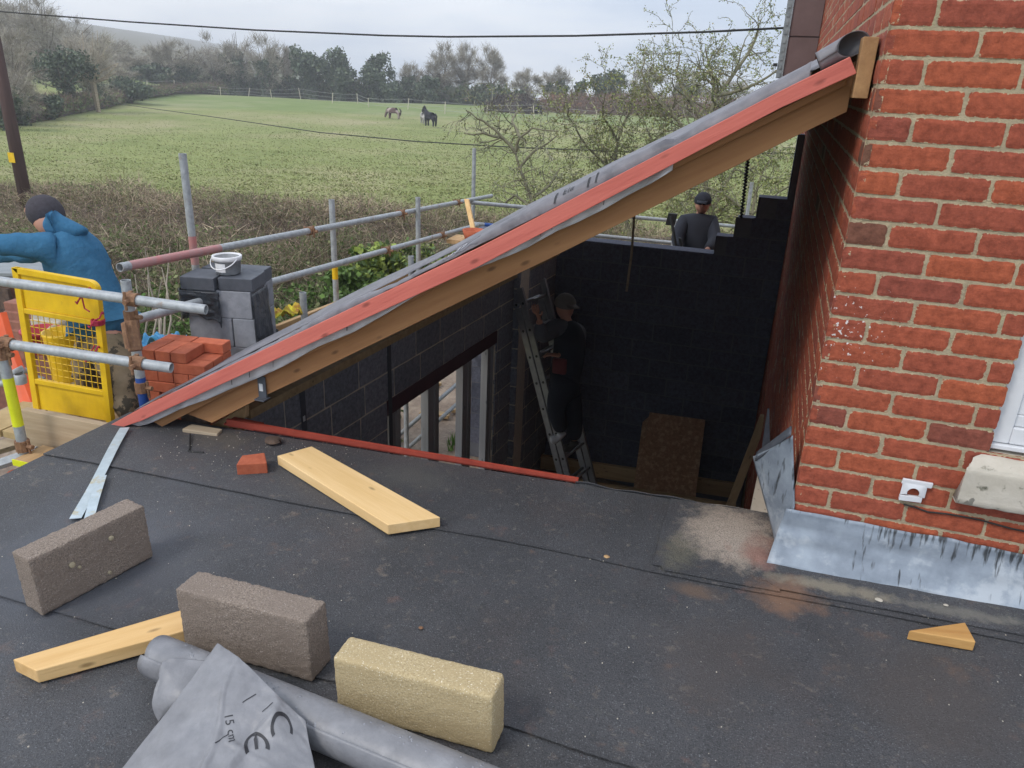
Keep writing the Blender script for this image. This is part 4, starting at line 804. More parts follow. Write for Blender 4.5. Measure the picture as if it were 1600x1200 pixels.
# tan toe board of left run
P=[onx(415,517,-2.97),onx(500,483,-2.97),onx(587,450,-2.97),onx(640,425,-2.97),onx(640,450,-2.97),onx(587,482,-2.97),onx(415,560,-2.97)]
mb=MB(); mb.prism(P,(-.035,0,0)); tag(mb.build('toe_board',m_tan,bev=.003),'long tan toe board running behind the red edged roof','toe board')
mb=MB(); a=D(725,311,8.2); b=D(738,372,8.1); d_=_n(b-a); s_=np.array([.05,0,0]); mb.obox(a,b-a,s_,(0,.03,0)); tag(mb.build('timber_strut',m_ypost,bev=.002),'yellow timber strut leaning on the far guard rail','timber')
p=D(738,378,8.0); mb=MB(); mb.box(p[0]-.25,p[0]+.22,p[1]-.1,p[1]+.2,p[2]-.02,p[2]+.02); tag(mb.build('mortar_board',m_tan),'small spot board beyond the roof at the foot of the yellow strut','board')
mb=MB(); mb.lathe(D(740,374,8.0),[(.001,0),(.09,0),(.12,.10),(.105,.10),(.08,.02),(.001,.02)],16); tag(mb.build('bucket',m_rbr,smooth=True),'small brick red bucket on the spot board','bucket')
# ------------------------------------------------------------------ yellow gate
GY=2.84
gt=thing('safety_gate',ony(110,650,GY),'yellow metal scaffold gate with wire mesh middle, tied on with red twine','gate')
TL,TRc,BR,BL=ony(17,418,GY),ony(150,441,GY),ony(174,662,GY),ony(52,640,GY)
def gp(u,v): 
    a=TL+(TRc-TL)*u; b=BL+(BR-BL)*u; return a+(b-a)*v
def bar(pts,r,name,mm=m_yel,parent=None,n=8):
    mb=MB(); mb.tube(pts,r,n); return mb.build(name,mm,parent or gt,smooth=True)
def flatbar(name,u0,u1,v0,v1,th=.022,y=0,mm=m_yel):
    mb=MB(); mb.prism([gp(u0,v0),gp(u1,v0),gp(u1,v1),gp(u0,v1)],(0,th,0)); o=mb.build(name,mm,gt,bev=.003); o.location=o.location+Vector((0,y,0)); return o
arc=[gp(.93+.07*math.sin(a),.06-.06*math.cos(a)) for a in [i*math.pi/16 for i in range(9)]]
mb=MB(); 
def fr(path,wd_):
    k=len(path)
    for i in range(k-1):
        a,b=path[i],path[i+1]; mb.obox(np.minimum(a,a)-np.array([0,0,0]),b-a,np.cross(_n(b-a),[0,1,0])*wd_,(0,.026,0))
outer=[gp(0,0),gp(.90,0)]+[gp(.90+.10*math.sin(a),.055-.055*math.cos(a)) for a in [i*math.pi/16 for i in range(1,9)]]+[gp(1,1)]
inner=[gp(.075,.035),gp(.87,.035)]+[gp(.87+.065*math.sin(a),.075-.04*math.cos(a)) for a in [i*math.pi/16 for i in range(1,9)]]+[gp(.935,1)]
k=len(outer); n2=k
ov=outer+[p+np.array([0,.028,0]) for p in outer]+inner+[p+np.array([0,.028,0]) for p in inner]
fs=[]
for i in range(k-1):
    fs+= [(i,i+1,2*k+i+1,2*k+i),(k+i,3*k+i,3*k+i+1,k+i+1),(i,k+i,k+i+1,i+1),(2*k+i,2*k+i+1,3*k+i+1,3*k+i)]
mb.add(ov,fs); mb.build('frame',m_yel,gt)
flatbar('frame_rail',0,.075,.0,1.0,.027)
flatbar('frame_rail',.076,.934,.265,.30,.024); flatbar('frame_rail',.076,.934,.765,.80,.024)
flatbar('upper_panel',.076,.95,.036,.264,.004,.012); flatbar('lower_panel',.076,.934,.801,.995,.004,.012)
mb=MB()
for i in range(1,12):
    u=.076+.858*i/12; mb.tube([gp(u,.30)+np.array([0,.012,0]),gp(u,.765)+np.array([0,.012,0])],.0022,5)
for j in range(1,10):
    v=.30+.465*j/10; mb.tube([gp(.07,v)+np.array([0,.016,0]),gp(.94,v)+np.array([0,.016,0])],.0022,5)
mb.build('wire_mesh',m_yel,gt)
for (px,py) in ((130,462),(150,500),(144,553)):
    mb=MB(); c=ony(px,py,GY-.03); mb.tube([c+np.array([.035*math.cos(a),.04*math.sin(a)-.0,.035*math.sin(a*1.0+1)+.008*math.sin(5*a)]) for a in [i*.5 for i in range(14)]],.004,5); mb.build('twine',m_rope,gt)
mb=MB(); mb.tube([ony(128,465,GY-.05),ony(132,482,GY-.05),ony(140,487,GY-.05)],.004,5); mb.build('twine',m_rope,gt); mb=MB(); mb.tube([ony(148,540,GY-.05),ony(142,550,GY-.05),ony(138,560,GY-.05)],.004,5); mb.build('twine',m_rope,gt); mb=MB()
for r_ in range(4): c=ony(153,500+r_*2,GY+.01); mb.tube([c+np.array([.03*math.cos(a),.03*math.sin(a),0]) for a in [i*.55 for i in range(13)]],.0045,5)
mb.build('twine',m_rope,gt)
# ------------------------------------------------------------------ stacks
def lay_brick(loc,rot,dims,m,name,label,cat,group,bev=.004):
    key=(name,dims); 
    if key not in PROTO:
        mb=MB(); L,T,H=dims; nx,ny=6,3
        mb.box(-L/2,L/2,-T/2,T/2,0,H); o=mb.build(name,m,bev=bev,keep=True); PROTO[key]=o
    else:
        o=PROTO[key].copy(); COL.objects.link(o)
    o.location=loc; o.rotation_euler=(0,0,rot); tag(o,label,cat,group); return o
PROTO={}
# red bricks: courses on the platform, labels tell course and place
bl=D(235,620,4.0); sa=math.radians(8); bxs=_n(np.array([math.cos(sa),math.sin(sa),0])); bys=np.array([-bxs[1],bxs[0],0])
S0=np.array([-2.98,2.98,PZ]); nz_=7
cn=['bottom','second','third','fourth','fifth','sixth','top']; pn=['front left','front right','rear left','rear right','middle left','middle right']
BLs=.215;BT=.1025;BH=.065
BLs,BT,BH=.178,.085,.055; cn=['lowest','second','third','fourth','fifth','sixth','seventh','topmost']
for k in range(8):
    z=PZ+.004+k*(BH+.003)
    if k%2==0: cells=[(.09,.042,0,'front left'),(.272,.042,0,'front middle'),(.408,.09,90,'front right end'),(.09,.13,0,'middle left'),(.272,.13,0,'middle right'),(.09,.218,0,'rear left'),(.272,.218,0,'rear middle'),(.408,.272,90,'rear right end')]
    else: cells=[(.042+.0885*i,.09,90,'%s along the front'%['first','second','third','fourth','fifth'][i]) for i in range(5)]+[(.09,.225,0,'rear left'),(.272,.225,0,'rear middle'),(.408,.272,90,'rear right end')]
    if k==7: cells=[cells[0],cells[1],cells[2],cells[5],cells[6]]
    if k==6: cells=cells[:2]+cells[3:7]
    for (a_,b_,c_,pp) in cells:
        p=S0+bxs*(a_+random.uniform(-.003,.003))+bys*(b_+random.uniform(-.003,.003)); p[2]=z
        lay_brick(p,sa+math.radians(c_+random.uniform(-1.5,1.5)),(BLs,BT,BH),m_rbr,'red_brick','new red brick, %s in the %s course of the platform stack'%(pp,cn[k]),'brick','red bricks stacked on the scaffold',.003)
# grey block stack
gs=math.radians(13); gx=np.array([math.cos(gs),math.sin(gs),0]); gy=np.array([-gx[1],gx[0],0]); G0=D(296,560,4.35); G0=np.array([-3.12,3.50,PZ])
def gblock(a,b,z,dims,rot,label,m=m_blk): 
    p=G0+gx*a*.86+gy*b*.8; p[2]=z; return lay_brick(p,gs+rot,(round(dims[0]*.86,4),round(dims[1]*.8,4),dims[2]),m,'concrete_block',label,'concrete block','grey blocks stacked on the scaffold')
gblock(.24,.11,PZ+.002,(.44,.215,.133),0,'grey concrete block, front one at the very foot of the grey stack'); gblock(.24,.33,PZ+.002,(.44,.2,.133),0,'grey concrete block, rear one at the very foot of the grey stack')
gblock(.14,.12,PZ+.137,(.26,.215,.168),.03,'grey block, front left in the second course of the grey stack'); gblock(.38,.14,PZ+.137,(.20,.25,.168),-.02,'grey block, front right in the second course of the grey stack'); gblock(.24,.35,PZ+.137,(.44,.18,.168),0,'grey block at the back of the second course of the grey stack')
gblock(.165,.12,PZ+.307,(.30,.215,.173),0,'pale grey block with scored face, front left just under the wrapped one'); gblock(.395,.14,PZ+.307,(.15,.25,.173),.03,'pale grey block end, front right just under the wrapped one'); gblock(.24,.35,PZ+.307,(.44,.18,.173),0,'grey block at the back of the course under the wrapped one')
gblock(.24,.14,PZ+.482,(.44,.25,.162),.02,'grey block half wrapped in black polythene near the top of the stack'); gblock(.24,.36,PZ+.482,(.44,.17,.162),.0,'grey block at the back of the wrapped course of the stack')
def poly(u,v):
    # sheet round front-left of the wrapped block
    pts=[(-.05,.30),(-.035,.02),(-.01,-.015),(.15,-.02),(.25,-.017),(.262,-.01)]; t=u*(len(pts)-1); i=min(int(t),len(pts)-2); f=t-i
    a=pts[i][0]*(1-f)+pts[i+1][0]*f; b=pts[i][1]*(1-f)+pts[i+1][1]*f; p=G0+gx*a*.86+gy*b*.8; z=PZ+.642-v*(.17+.03*math.sin(u*9)+.015*math.sin(u*23)); p=p-gy*(.014*abs(nz((u*4,v*3,0),1.6,2))+.004); p[2]=z; return p
mb=MB(); mb.grid(poly,60,24,th=.001); pw=mb.build('polythene_sheet',m_poly,smooth=True); tag(pw,'crumpled black polythene wrapped round the grey block stack','polythene')
mb=MB(); mb.grid(lambda u,v:G0+gx*(.41+.02*v+.008*nz((u,v,0),5))+gy*(-.01+.24*u)+np.array([0,0,-G0[2]+PZ+.635-v*(.26+.12*u)]),14,14,th=.001); mb.build('sheet_tail',m_poly,pw,smooth=True)
zt_=PZ+.646
for a,b,c,l in ((.115,.115,.0,'dark slab, front left of the pair topping the grey stack'),(.36,.15,.03,'dark slab, front right on top of the grey stack'),(.24,.36,0,'dark slab, rear one on top of the grey stack')):
    gblock(a,b,zt_,(.235,.26,.075) if b<.3 else (.44,.17,.075),c,l,m_blkd)
tp=G0+gx*.23+gy*.12; tp[2]=zt_+.077
wt=thing('plastic_tub',tp,'small white plastic tub with a wire handle on top of the dark slabs','tub')
mb=MB(); mb.lathe(tp,[(.001,0),(.062,0),(.07,.005),(.074,.085),(.078,.088),(.078,.10),(.072,.10),(.066,.02),(.001,.02)],28); mb.build('body',m_tgrey,wt,smooth=True)
mb=MB(); mb.lathe(tp,[(.0755,.08),(.083,.082),(.084,.105),(.076,.107),(.071,.098)],28); mb.build('rim',m_tub,wt,smooth=True)
mb=MB(); mb.tube([tp+np.array([-.083*math.cos(a),-.02-.075*math.sin(a),.095-.055*math.sin(a)]) for a in [i*math.pi/14 for i in range(15)]],.0035,6); mb.build('handle',m_tub,wt,smooth=True)
mb=MB(); mb.grid(lambda u,v: tp+np.array([math.cos(-2.0+u*.9)*.0755,math.sin(-2.0+u*.9)*.0755,.02+.05*v]),8,3); mb.build('label',m_tub,wt)
# ------------------------------------------------------------------ clutter beyond the gate
yt=D(110,590,4.6); mb=MB(); mb.lathe(yt,[(.001,0),(.088,0),(.092,.01),(.103,.27),(.108,.28),(.108,.292),(.098,.292),(.084,.02),(.001,.02)],28); tag(mb.build('yellow_tub',m_yel,smooth=True),'deep yellow plastic tub standing behind the gate mesh','tub')
mb=MB(); mb.lathe(D(70,548,4.9),[(.001,0),(.09,0),(.115,.13),(.12,.13),(.12,.145),(.105,.145),(.08,.02),(.001,.02)],20); tag(mb.build('red_bucket',mat('red_plastic',(.5,.04,.06),rough=.5),smooth=True),'small red bucket left of the yellow tub behind the mesh','bucket')
mb=MB(); P=[D(-25,510,4.6),D(0,488,4.6),D(16,545,4.55),D(58,655,4.4),D(44,662,4.4),D(12,600,4.5)]; mb.prism(P,(.02,.03,0)); tag(mb.build('barrier_panel',m_or,bev=.004),'orange plastic barrier panel leaning at the far left','barrier')
cols=[(.30,.27,.23),(.2,.18,.16),(.35,.33,.3)]
for k in range(7):
    a=D(-20+random.uniform(-10,10),565+k*6,5.2+k*.06); b=D(62+random.uniform(-12,10),585+k*4,5.3); mb=MB(); mb.tube([a,(a+b)/2+np.array([0,0,.03*random.random()]),b],.02,8)
    tag(mb.build('drain_pipe',m_galv,smooth=True),'grey pipe in the loose bundle left of the gate, %s from the top'%['first','second','third','fourth','fifth','sixth','lowest'][k],'pipe','pipes lying left of the gate')
mb=MB(); mb.tube([D(75,545,4.9),D(66,528,4.9),D(80,515,4.9),D(100,505,5.0)],.022,8); mb.tube([D(92,545,4.8),D(80,560,4.8),D(102,592,4.7),D(115,612,4.6)],.018,8); tag(mb.build('hose',m_grey,smooth=True),'pale coiled hose lying behind the gate mesh beside the tub','hose')
mb=MB(); mb.tube([D(-5,600,3.9),D(12,598,3.9),D(17,585,3.9),D(34,576,3.95),D(37,584,3.95)],.017,8); mb.lathe(D(32,596,3.9),[(.03,-.01),(.032,.03),(.02,.04)],10); tag(mb.build('pipe_elbow',m_galv,smooth=True),'bent galvanised pipe fitting between the taped upright and gate','pipe')
# lower ground clutter, bottom left
for k,(x0,y0,x1,y1,dd,mm,l) in enumerate(((-30,735,60,705,3.9,m_galv,'grey tube lying lowest at the left edge below the platform'),(-20,705,30,690,4.4,m_grey,'weathered timber lying below the platform at the left edge'),(-20,660,25,640,4.9,m_grey,'weathered board on the grass left of the taped upright'))):
    mb=MB(); mb.tube([D(x0,y0,dd),D(x1,y1,dd)],.028 if k==0 else .04,6 if k==0 else 4); tag(mb.build('loose_tube' if k==0 else 'loose_timber',mm),l,'tube' if k==0 else 'timber')
c_=D(22,748,3.9); mb=MB(); mb.lathe(c_,[(.045,-.05),(.05,0),(.04,0),(.036,-.04)],16,(.3,-.6,.6)); tag(mb.build('pipe_socket',m_or,smooth=True),'terracotta pipe socket lying low at the left edge','pipe')
mb=MB(); P=[D(40,752,4.2),D(62,738,4.3),D(75,752,4.3)]
# blue rag and hi-vis bag by the hedge
def rag(name,c,r,m,label,cat,seed):
    mb=MB(); mb.grid(lambda u,v:np.array(c)+np.array([(u-.5)*2*r,(v-.5)*1.4*r,r*.5*abs(nz((u,v,seed),2.6,1))*2+.3*r*nz((u,v,seed),7,2)]),22,22,th=.003); return tag(mb.build(name,m,smooth=True),label,cat)
rag('blue_sack',D(255,535,5.4),.13,mat('blue_plastic',(.06,.3,.55),rough=.4,bump=.5,bscale=30,bdist=.01),'crumpled blue plastic sack in the grass behind the red bricks','sack',2)
rag('work_gloves',D(440,492,5.0),.11,mat('hi_vis_yellow',(.72,.74,.03),(.3,.05,.04),scale=12,rough=.7,bump=.5,bscale=30,bdist=.01),'crumpled yellow and red work gloves by the tan toe board','gloves',4)
mb=MB(); mb.tube([D(428,520,4.9),D(431,528,4.85),D(434,536,4.8)],.02,8); mb.lathe(D(428,518,4.9),[(.001,.02),(.03,.01),(.03,-.02)],10); tag(mb.build('bolt_fitting',m_cable,smooth=True),'dark round fitting at the near end of the tan toe board','fitting')
# shed beyond the gate
sh=thing('garden_shed',D(60,480,10)*1+np.array([0,0,-1.3]),'low brick outhouse with a grey sheet roof left of the hedge','shed')
q=[D(-90,425,9.0),D(-60,378,11.2),D(118,392,11.0),D(132,428,9.2)]; q=[np.array([p[0],p[1],p[2]]) for p in q]; mb=MB(); mb.prism(q,(0,0,-.05)); mb.build('roof',m_slate,sh,bev=.01)
w0=D(-90,436,9.2); w1=D(126,434,9.3); mb=MB(); mb.prism([w0,w1,w1*np.array([1,1,0])+np.array([0,0,GZ]),w0*np.array([1,1,0])+np.array([0,0,GZ])],(-.7,1.0,0))
m_shb=mat('outhouse_brick',(.30,.13,.09),(.20,.09,.065),scale=14,rough=.9,bump=.6,bscale=30); mb.build('wall',m_shb,sh)
for (a,b_,c,d_) in ((-20,440,36,560),(-5,470,14,560)): pass
mb=MB(); w2=D(8,448,9.12); w3=D(22,510,8.9); mb.box(w2[0]-.35,w2[0]+.05,w2[1]-.02,w2[1]+.02,w3[2],w2[2]-.02); mb.build('dark_opening',m_dark,sh)
for k in range(5):
    p=D(98,488+k*11.5,6.6); lay_brick((p[0],p[1],p[2]),.1,(.44,.2,.075),m_cill,'white_block','white block, %s from the top of the pale stack behind the gate'%['first','second','third','fourth','fifth'][k],'block','white blocks behind the gate')
for k in range(6):
    for j in range(3):
        p=D(38+j*15,485+k*14,7.0); lay_brick((p[0],p[1],p[2]),.08,(.22,.2,.095),m_shb,'old_brick','old brown brick in the heap behind the gate mesh','brick','old bricks heaped behind the gate',.008)
# ------------------------------------------------------------------ seen through the window
for k,(x0,y0,x1,y1) in enumerate(((650,657,745,572),(650,690,745,601),(720,540,790,505))):
    a=D(x0-30,y0+26,8.2); b=D(x1+60,y1-52,11.5); tube_thing('scaffold_tube',[a,b],['upper','lower','farthest'][k]+' sloping tube seen through the window opening',group='tubes outside the window')
p=D(634,600,7.3); mb=MB()
up_=tube_thing('scaffold_upright',[np.array([p[0],p[1],GZ]),np.array([p[0],p[1],-2.0])],'dark upright with a coupler just outside the window','scaffold upright',coup=(.38,.72))
p=D(731,610,10.5); tube_thing('scaffold_upright',[np.array([p[0],p[1],GZ]),np.array([p[0],p[1],-2.0])],'farther upright with a yellow band outside the window','scaffold upright',bands=((.25,.55,m_yt),))
for k,(x0,y0,x1,y1) in enumerate(((655,650,700,655),(705,645,772,652),(660,612,690,603),(750,612,775,606))):
    a=onz(x0,y0,GZ+.06); b=onz(x1,y1,GZ+.06); mb=MB(); d_=_n(b-a); mb.obox(a,b-a,np.array([-d_[1],d_[0],0])*.12,(0,0,.05)); tag(mb.build('ground_plank',m_joist,bev=.003),['timber on the soil left of the window mullion','timber on the soil right of the window mullion','short offcut on the soil seen high through the window','timber by the far rubble seen through the window'][k],'timber')
mb=MB()
for k in range(60):
    c=D(random.uniform(650,790),random.uniform(505,540),random.uniform(14,17)); c[2]=GZ+random.uniform(.05,.5); s_=random.uniform(.08,.3); a=random.random()*3; mb.obox(c,(s_*math.cos(a),s_*math.sin(a),.05),(-s_*.6*math.sin(a),s_*.6*math.cos(a),.02),(0,0,s_*.4))
tag(mb.build('rubble',m_cill,keep=True),'pale building rubble and scrap heaped beyond the window','rubble',kind='stuff')
mb=MB()
for k in range(160):
    c=onz(random.uniform(755,790),random.uniform(640,665),GZ+.02) if k%2 else onz(random.uniform(700,735),random.uniform(688,705),GZ+.02); a=random.random()*6; h=random.uniform(.06,.2); mb.cur=(.10,.2,.05,1) if k%3 else (.16,.28,.07,1); mb.add([c,c+np.array([.03*math.cos(a),.03*math.sin(a),0]),c+np.array([.05*math.sin(a),.05*math.cos(a),h])],[(0,1,2)])
mb.cur=(1,1,1,1); tag(mb.build('weeds',m_twig,keep=True),'small green weeds growing in the soil outside the window','weeds',kind='stuff')
# ------------------------------------------------------------------ interior
def ladder(): 
    a0=ony(884,760,6.25); a1=ony(805,452,6.5); ld=thing('ladder',a0,'aluminium extension ladder leaning against the dark wall inside','ladder')
    d_=_n(a1-a0); bk=np.array([.10,.40,.0]); a0=a0-d_*.6; L_=np.linalg.norm(a1-a0); nrm=_n(np.cross(d_,_n(bk)))
    for i,(off,) in enumerate(((0,),(1,))):
        for j in (0,1):
            o_=a0+nrm*(-.075*i)+bk*j + d_*(.25*i if 0 else 0); mb=MB(); sd=_n(bk); mb.obox(o_,d_*L_*(1 if i else .93),sd*.028,nrm*.062); st_=mb.build('stile',m_alu,ld,bev=.002)
            if j==0:
                for k in range(int(L_/.25)): mb=MB(); c=o_+d_*(.12+.25*k)+nrm*.031-sd*.002; mb.tube([c,c+sd*.006],.013,8); mb.build('rung_end',m_cable,st_)
    for k in range(int(L_/.25)):
        c=a0+d_*(.12+.25*k); mb=MB(); mb.tube([c+nrm*.031,c+bk+nrm*.031],.014,8); mb.tube([c-nrm*.044,c+bk-nrm*.044],.014,8); mb.build('rung',m_alu,ld,smooth=True)
ladder()
P=[ony(1015,645,7.55),ony(1102,657,7.55),ony(1086,782,7.2),ony(994,768,7.2)]; mb=MB(); mb.prism(P,(0,.018,0)); tag(mb.build('strand_board',m_osb,bev=.001),'brown strand board sheet leaning on the rear wall inside','board')
P=[ony(1004,660,7.62),ony(1018,648,7.62),ony(1000,765,7.3),ony(990,762,7.3)]; mb=MB(); mb.prism(P,(0,.018,0)); tag(mb.build('strand_board',m_osb),'second strand board sheet mostly hidden behind the first one','board')
mb=MB(); a=ony(1188,650,6.0); b=ony(1132,797,5.6); d_=_n(b-a); b=a+(b-a)*1.5; mb.obox(a,b-a,(.062,0,0),(0,.045,0)); tag(mb.build('leaning_timber',m_leanp,bev=.002),'pale timber leaning in the corner beside the lead flashing','timber')
def hbeam(x0,y0,x1,y1,yy,h,m,label):
    a=ony(x0,y0,yy); b=ony(x1,y1,yy); mb=MB(); mb.obox(a,b-a,(0,.05,0),(0,0,-h)); tag(mb.build('floor_timber',m,bev=.002),label,'timber')
hbeam(845,712,1150,757,7.6,.17,m_joist,'long floor timber fixed low along the rear wall')
hbeam(905,752,1150,790,7.1,.10,m_joist,'second floor timber nearer than the one on the rear wall')
mb=MB(); a=ony(1199,640,4.6); mb.prism([ony(1199,640,4.4),ony(1202,640,4.4),ony(1203,705,4.3),ony(1188,715,4.3)],(0,.02,0)); tag(mb.build('plastic_sheet',m_blk),'pale strip of sheeting on the house wall above the lead','sheet')
mb=MB(); mb.prism([ony(1184,742,3.6),ony(1200,800,3.4),ony(1202,830,3.3),ony(1168,820,3.3)],(0,.03,0)); tag(mb.build('white_board',m_cill),'off white board standing behind the lead flashing','board')
mb=MB(); a=ony(991,338,6.4); b=ony(979,455,6.4); mb.tube([a+np.array([.02,0,.15]),a,(a+b)/2+np.array([.01,0,0]),b],.011,6); tag(mb.build('hanging_rope',m_grey,smooth=True),'thin rope hanging from the roof left of the man behind the wall','rope')
mb=MB(); a=ony(1170,238,7.6); b=ony(1158,340,7.6); n_k=40; mb.tube([a+(b-a)*i/n_k+np.array([.008*((-1)**i),0,0]) for i in range(n_k+1)],.016,5); tag(mb.build('hanging_chain',m_cable),'dark chain hanging beside the stepped top of the rear wall','chain')
# ------------------------------------------------------------------ PEOPLE
def skin(name,verts,edges,rad,m,parent=None,root=0,sub=2):
    me=bpy.data.meshes.new(name+'_s'); me.from_pydata([tuple(map(float,v)) for v in verts],edges,[]); o=bpy.data.objects.new(name+'_s',me); COL.objects.link(o)
    s=o.modifiers.new('s','SKIN'); s.use_smooth_shade=True; 
    if not me.skin_vertices: me.attributes if 0 else None
    bpy.context.view_layer.update()
    sv=me.skin_vertices[0].data if me.skin_vertices else None
    if sv is None: raise RuntimeError('no skin layer')
    for i,r in enumerate(rad): sv[i].radius=(r,r) if np.isscalar(r) else r
    sv[0].use_root=False; sv[root].use_root=True
    ss_=o.modifiers.new('d','SUBSURF'); ss_.levels=sub; ss_.render_levels=sub
    bpy.context.view_layer.update(); dg=bpy.context.evaluated_depsgraph_get(); ev=o.evaluated_get(dg); m2=bpy.data.meshes.new_from_object(ev)
    mb=MB(); vs=[tuple(v.co) for v in m2.vertices]; mb.add(vs,[tuple(p.vertices) for p in m2.polygons]); bpy.data.objects.remove(o); bpy.data.meshes.remove(me)
    return mb,mb.build(name,m,parent,smooth=True) if name!='_' else None
def ellip(mb,c,r,ax,lo=0.0,n=18,k=0):
    # rounded cap: ax = up axis of the head, lo = how far below the centre it reaches (fraction of r)
    c=np.array(c,float); ax=_n(np.array(ax,float)); a=_n(np.cross(ax,[.2,1,.1])); b=np.cross(ax,a); a0=math.acos(-lo)
    mb.grid(lambda u,v:c+ax*r[2]*math.cos(v*a0)+(a*math.cos(u*2*math.pi)*r[0]+b*math.sin(u*2*math.pi)*r[1])*math.sin(v*a0)*(1+.03*nz((math.cos(u*6.283),math.sin(u*6.283),v*2),1.5,k)),n,12)
def fingers(base,d,up,m,parent,side=1):
    d=_n(d); s=_n(np.cross(d,up)); nrm=np.cross(s,d); V=[base-d*.02,base+d*.03,base+d*.055]; E=[(0,1),(1,2)]; Rd=[(.026,.016),(.034,.014),(.034,.012)]
    for k,(o,l) in enumerate(((-.026,.062),(-.009,.070),(.009,.066),(.026,.052))):
        b=len(V); V+= [base+d*.075+s*o,base+d*(.075+l*.5)+s*o-nrm*.012,base+d*(.075+l*.8)+s*o-nrm*.035]; E+= [(2,b),(b,b+1),(b+1,b+2)]; Rd+=[.009,.0085,.007]
    b=len(V); V+=[base+d*.03+s*.035*side,base+d*.06+s*.052*side-nrm*.01]; E+=[(1,b),(b,b+1)]; Rd+=[.011,.009]
    return skin('hand',V,E,Rd,m,parent,root=1,sub=1)
def face(head,fwd,r,parent,m):
    fwd=_n(fwd); up=_n(np.array([0,0,1.])-fwd*fwd[2]); s=np.cross(fwd,up); mb=MB()
    mb.prism([head+fwd*r*.93-s*.012,head+fwd*r*.93+s*.012,head+fwd*r*.9+up*.035],fwd*.018-up*.004)
    for k in (-1,1): mb.lathe(head+s*k*r*.93,[(.001,.012),(.022,.008),(.026,0),(.02,-.01)],10,s*k)
    return mb.build('face_features',m,parent,smooth=True)
def crumple(o,a,s):
    me=o.data
    for v in me.vertices:
        p=v.co; n_=v.normal; f=mn.noise(Vector((p.x*s*.6+11,p.y*s*.6,p.z*s*1.5))); g=1-abs(mn.noise(Vector((p.x*s+3,p.y*s,p.z*s*2.0))))*2.2; v.co=p+n_*(a*.7*f+a*max(g,0)**3)
    me.update()
# man in the blue hoodie (seen from behind, bending and reaching to the left)
pm=thing('person',D(190,655,4.35)*1,'man in a blue hoodie, dark beanie and camouflage trousers reaching left','person')
pel=D(158,522,4.22); wst=D(150,488,4.22); ch=D(126,425,4.20); ub=D(108,388,4.20); nk=D(88,352,4.20); hd=D(68,330,4.20)
sL=D(82,388,4.06); eL=D(22,382,3.98); hL=D(-62,378,3.92); sR=D(110,378,4.40); eR=D(60,392,4.62); hR=D(-8,398,4.80)
kL=D(190,590,4.08); aL=D(205,655,4.12); kR=D(140,592,4.36); aR=D(160,655,4.45); hpL=D(172,538,4.17); hpR=D(148,538,4.30)
V=[pel,wst,ch,ub,nk,hd,sL,eL,hL,sR,eR,hR,hpL,kL,aL,hpR,kR,aR]
E=[(0,1),(1,2),(2,3),(3,4),(4,5),(3,6),(6,7),(7,8),(3,9),(9,10),(10,11),(0,12),(12,13),(13,14),(0,15),(15,16),(16,17)]
Rb=[(.10,.09),(.09,.08),(.10,.08),(.09,.07),.05,.06,.045,.038,.03,.045,.038,.03,.085,.06,.045,.085,.06,.045]
_,body=skin('body',V,E,Rb,m_skin,pm); 
mb_,hood=skin('hoodie',[D(170,533,4.22),D(162,505,4.22),D(150,468,4.21),D(128,425,4.20),D(112,392,4.20),D(97,368,4.20),sL,(sL+eL)/2,eL,(eL+hL)/2,hL,sR,eR,hR],[(0,1),(1,2),(2,3),(3,4),(4,5),(4,6),(6,7),(7,8),(8,9),(9,10),(4,11),(11,12),(12,13)],[(.150,.13),(.155,.135),(.165,.14),(.180,.145),(.165,.13),(.09,.085),.090,.068,.060,.056,.045,.085,.065,.05],m_hood,pm,root=2)
crumple(hood,.010,7)
_,hoodc=skin('hood',[D(128,372,4.15),D(108,350,4.14),D(88,350,4.12),D(72,362,4.13)],[(0,1),(1,2),(2,3)],[(.05,.06),(.070,.065),(.072,.07),(.05,.055)],m_hood,pm,root=1)
hax=_n(D(58,300,4.2)-D(84,352,4.2)); mb=MB(); ellip(mb,D(71,332,4.18),(.088,.096,.098),hax,.93); mb.build('beanie',m_bean,pm,smooth=True)
mb=MB(); ellip(mb,D(71,333,4.18)-hax*.035,(.074,.082,.105),hax,.98); mb.build('head',m_skin,pm,smooth=True)
_,tro=skin('trousers',[pel,hpL,(hpL+kL)/2,kL,(kL+aL)/2,aL,hpR,(hpR+kR)/2,kR,aR,D(165,505,4.22)],[(0,1),(1,2),(2,3),(3,4),(4,5),(0,6),(6,7),(7,8),(8,9),(0,10)],[(.15,.13),.115,.105,.095,.08,.075,.115,.105,.09,.08,(.13,.11)],m_camo,pm)
crumple(tro,.012,9)
for a,k in ((aL,1),(aR,2)): skin('boot',[a+np.array([0,0,-.02]),a+np.array([0,0,-.09]),a+np.array([-.12,.05,-.11])],[(0,1),(1,2)],[.055,.05,.045],m_boot,pm,root=1)
fingers(hL,hL-eL,np.array([0,0,1.]),m_skin,pm); fingers(hR,hR-eR,np.array([0,0,1.]),m_skin,pm)
face(hd,D(40,345,4.0)-hd,.085,pm,m_skin)
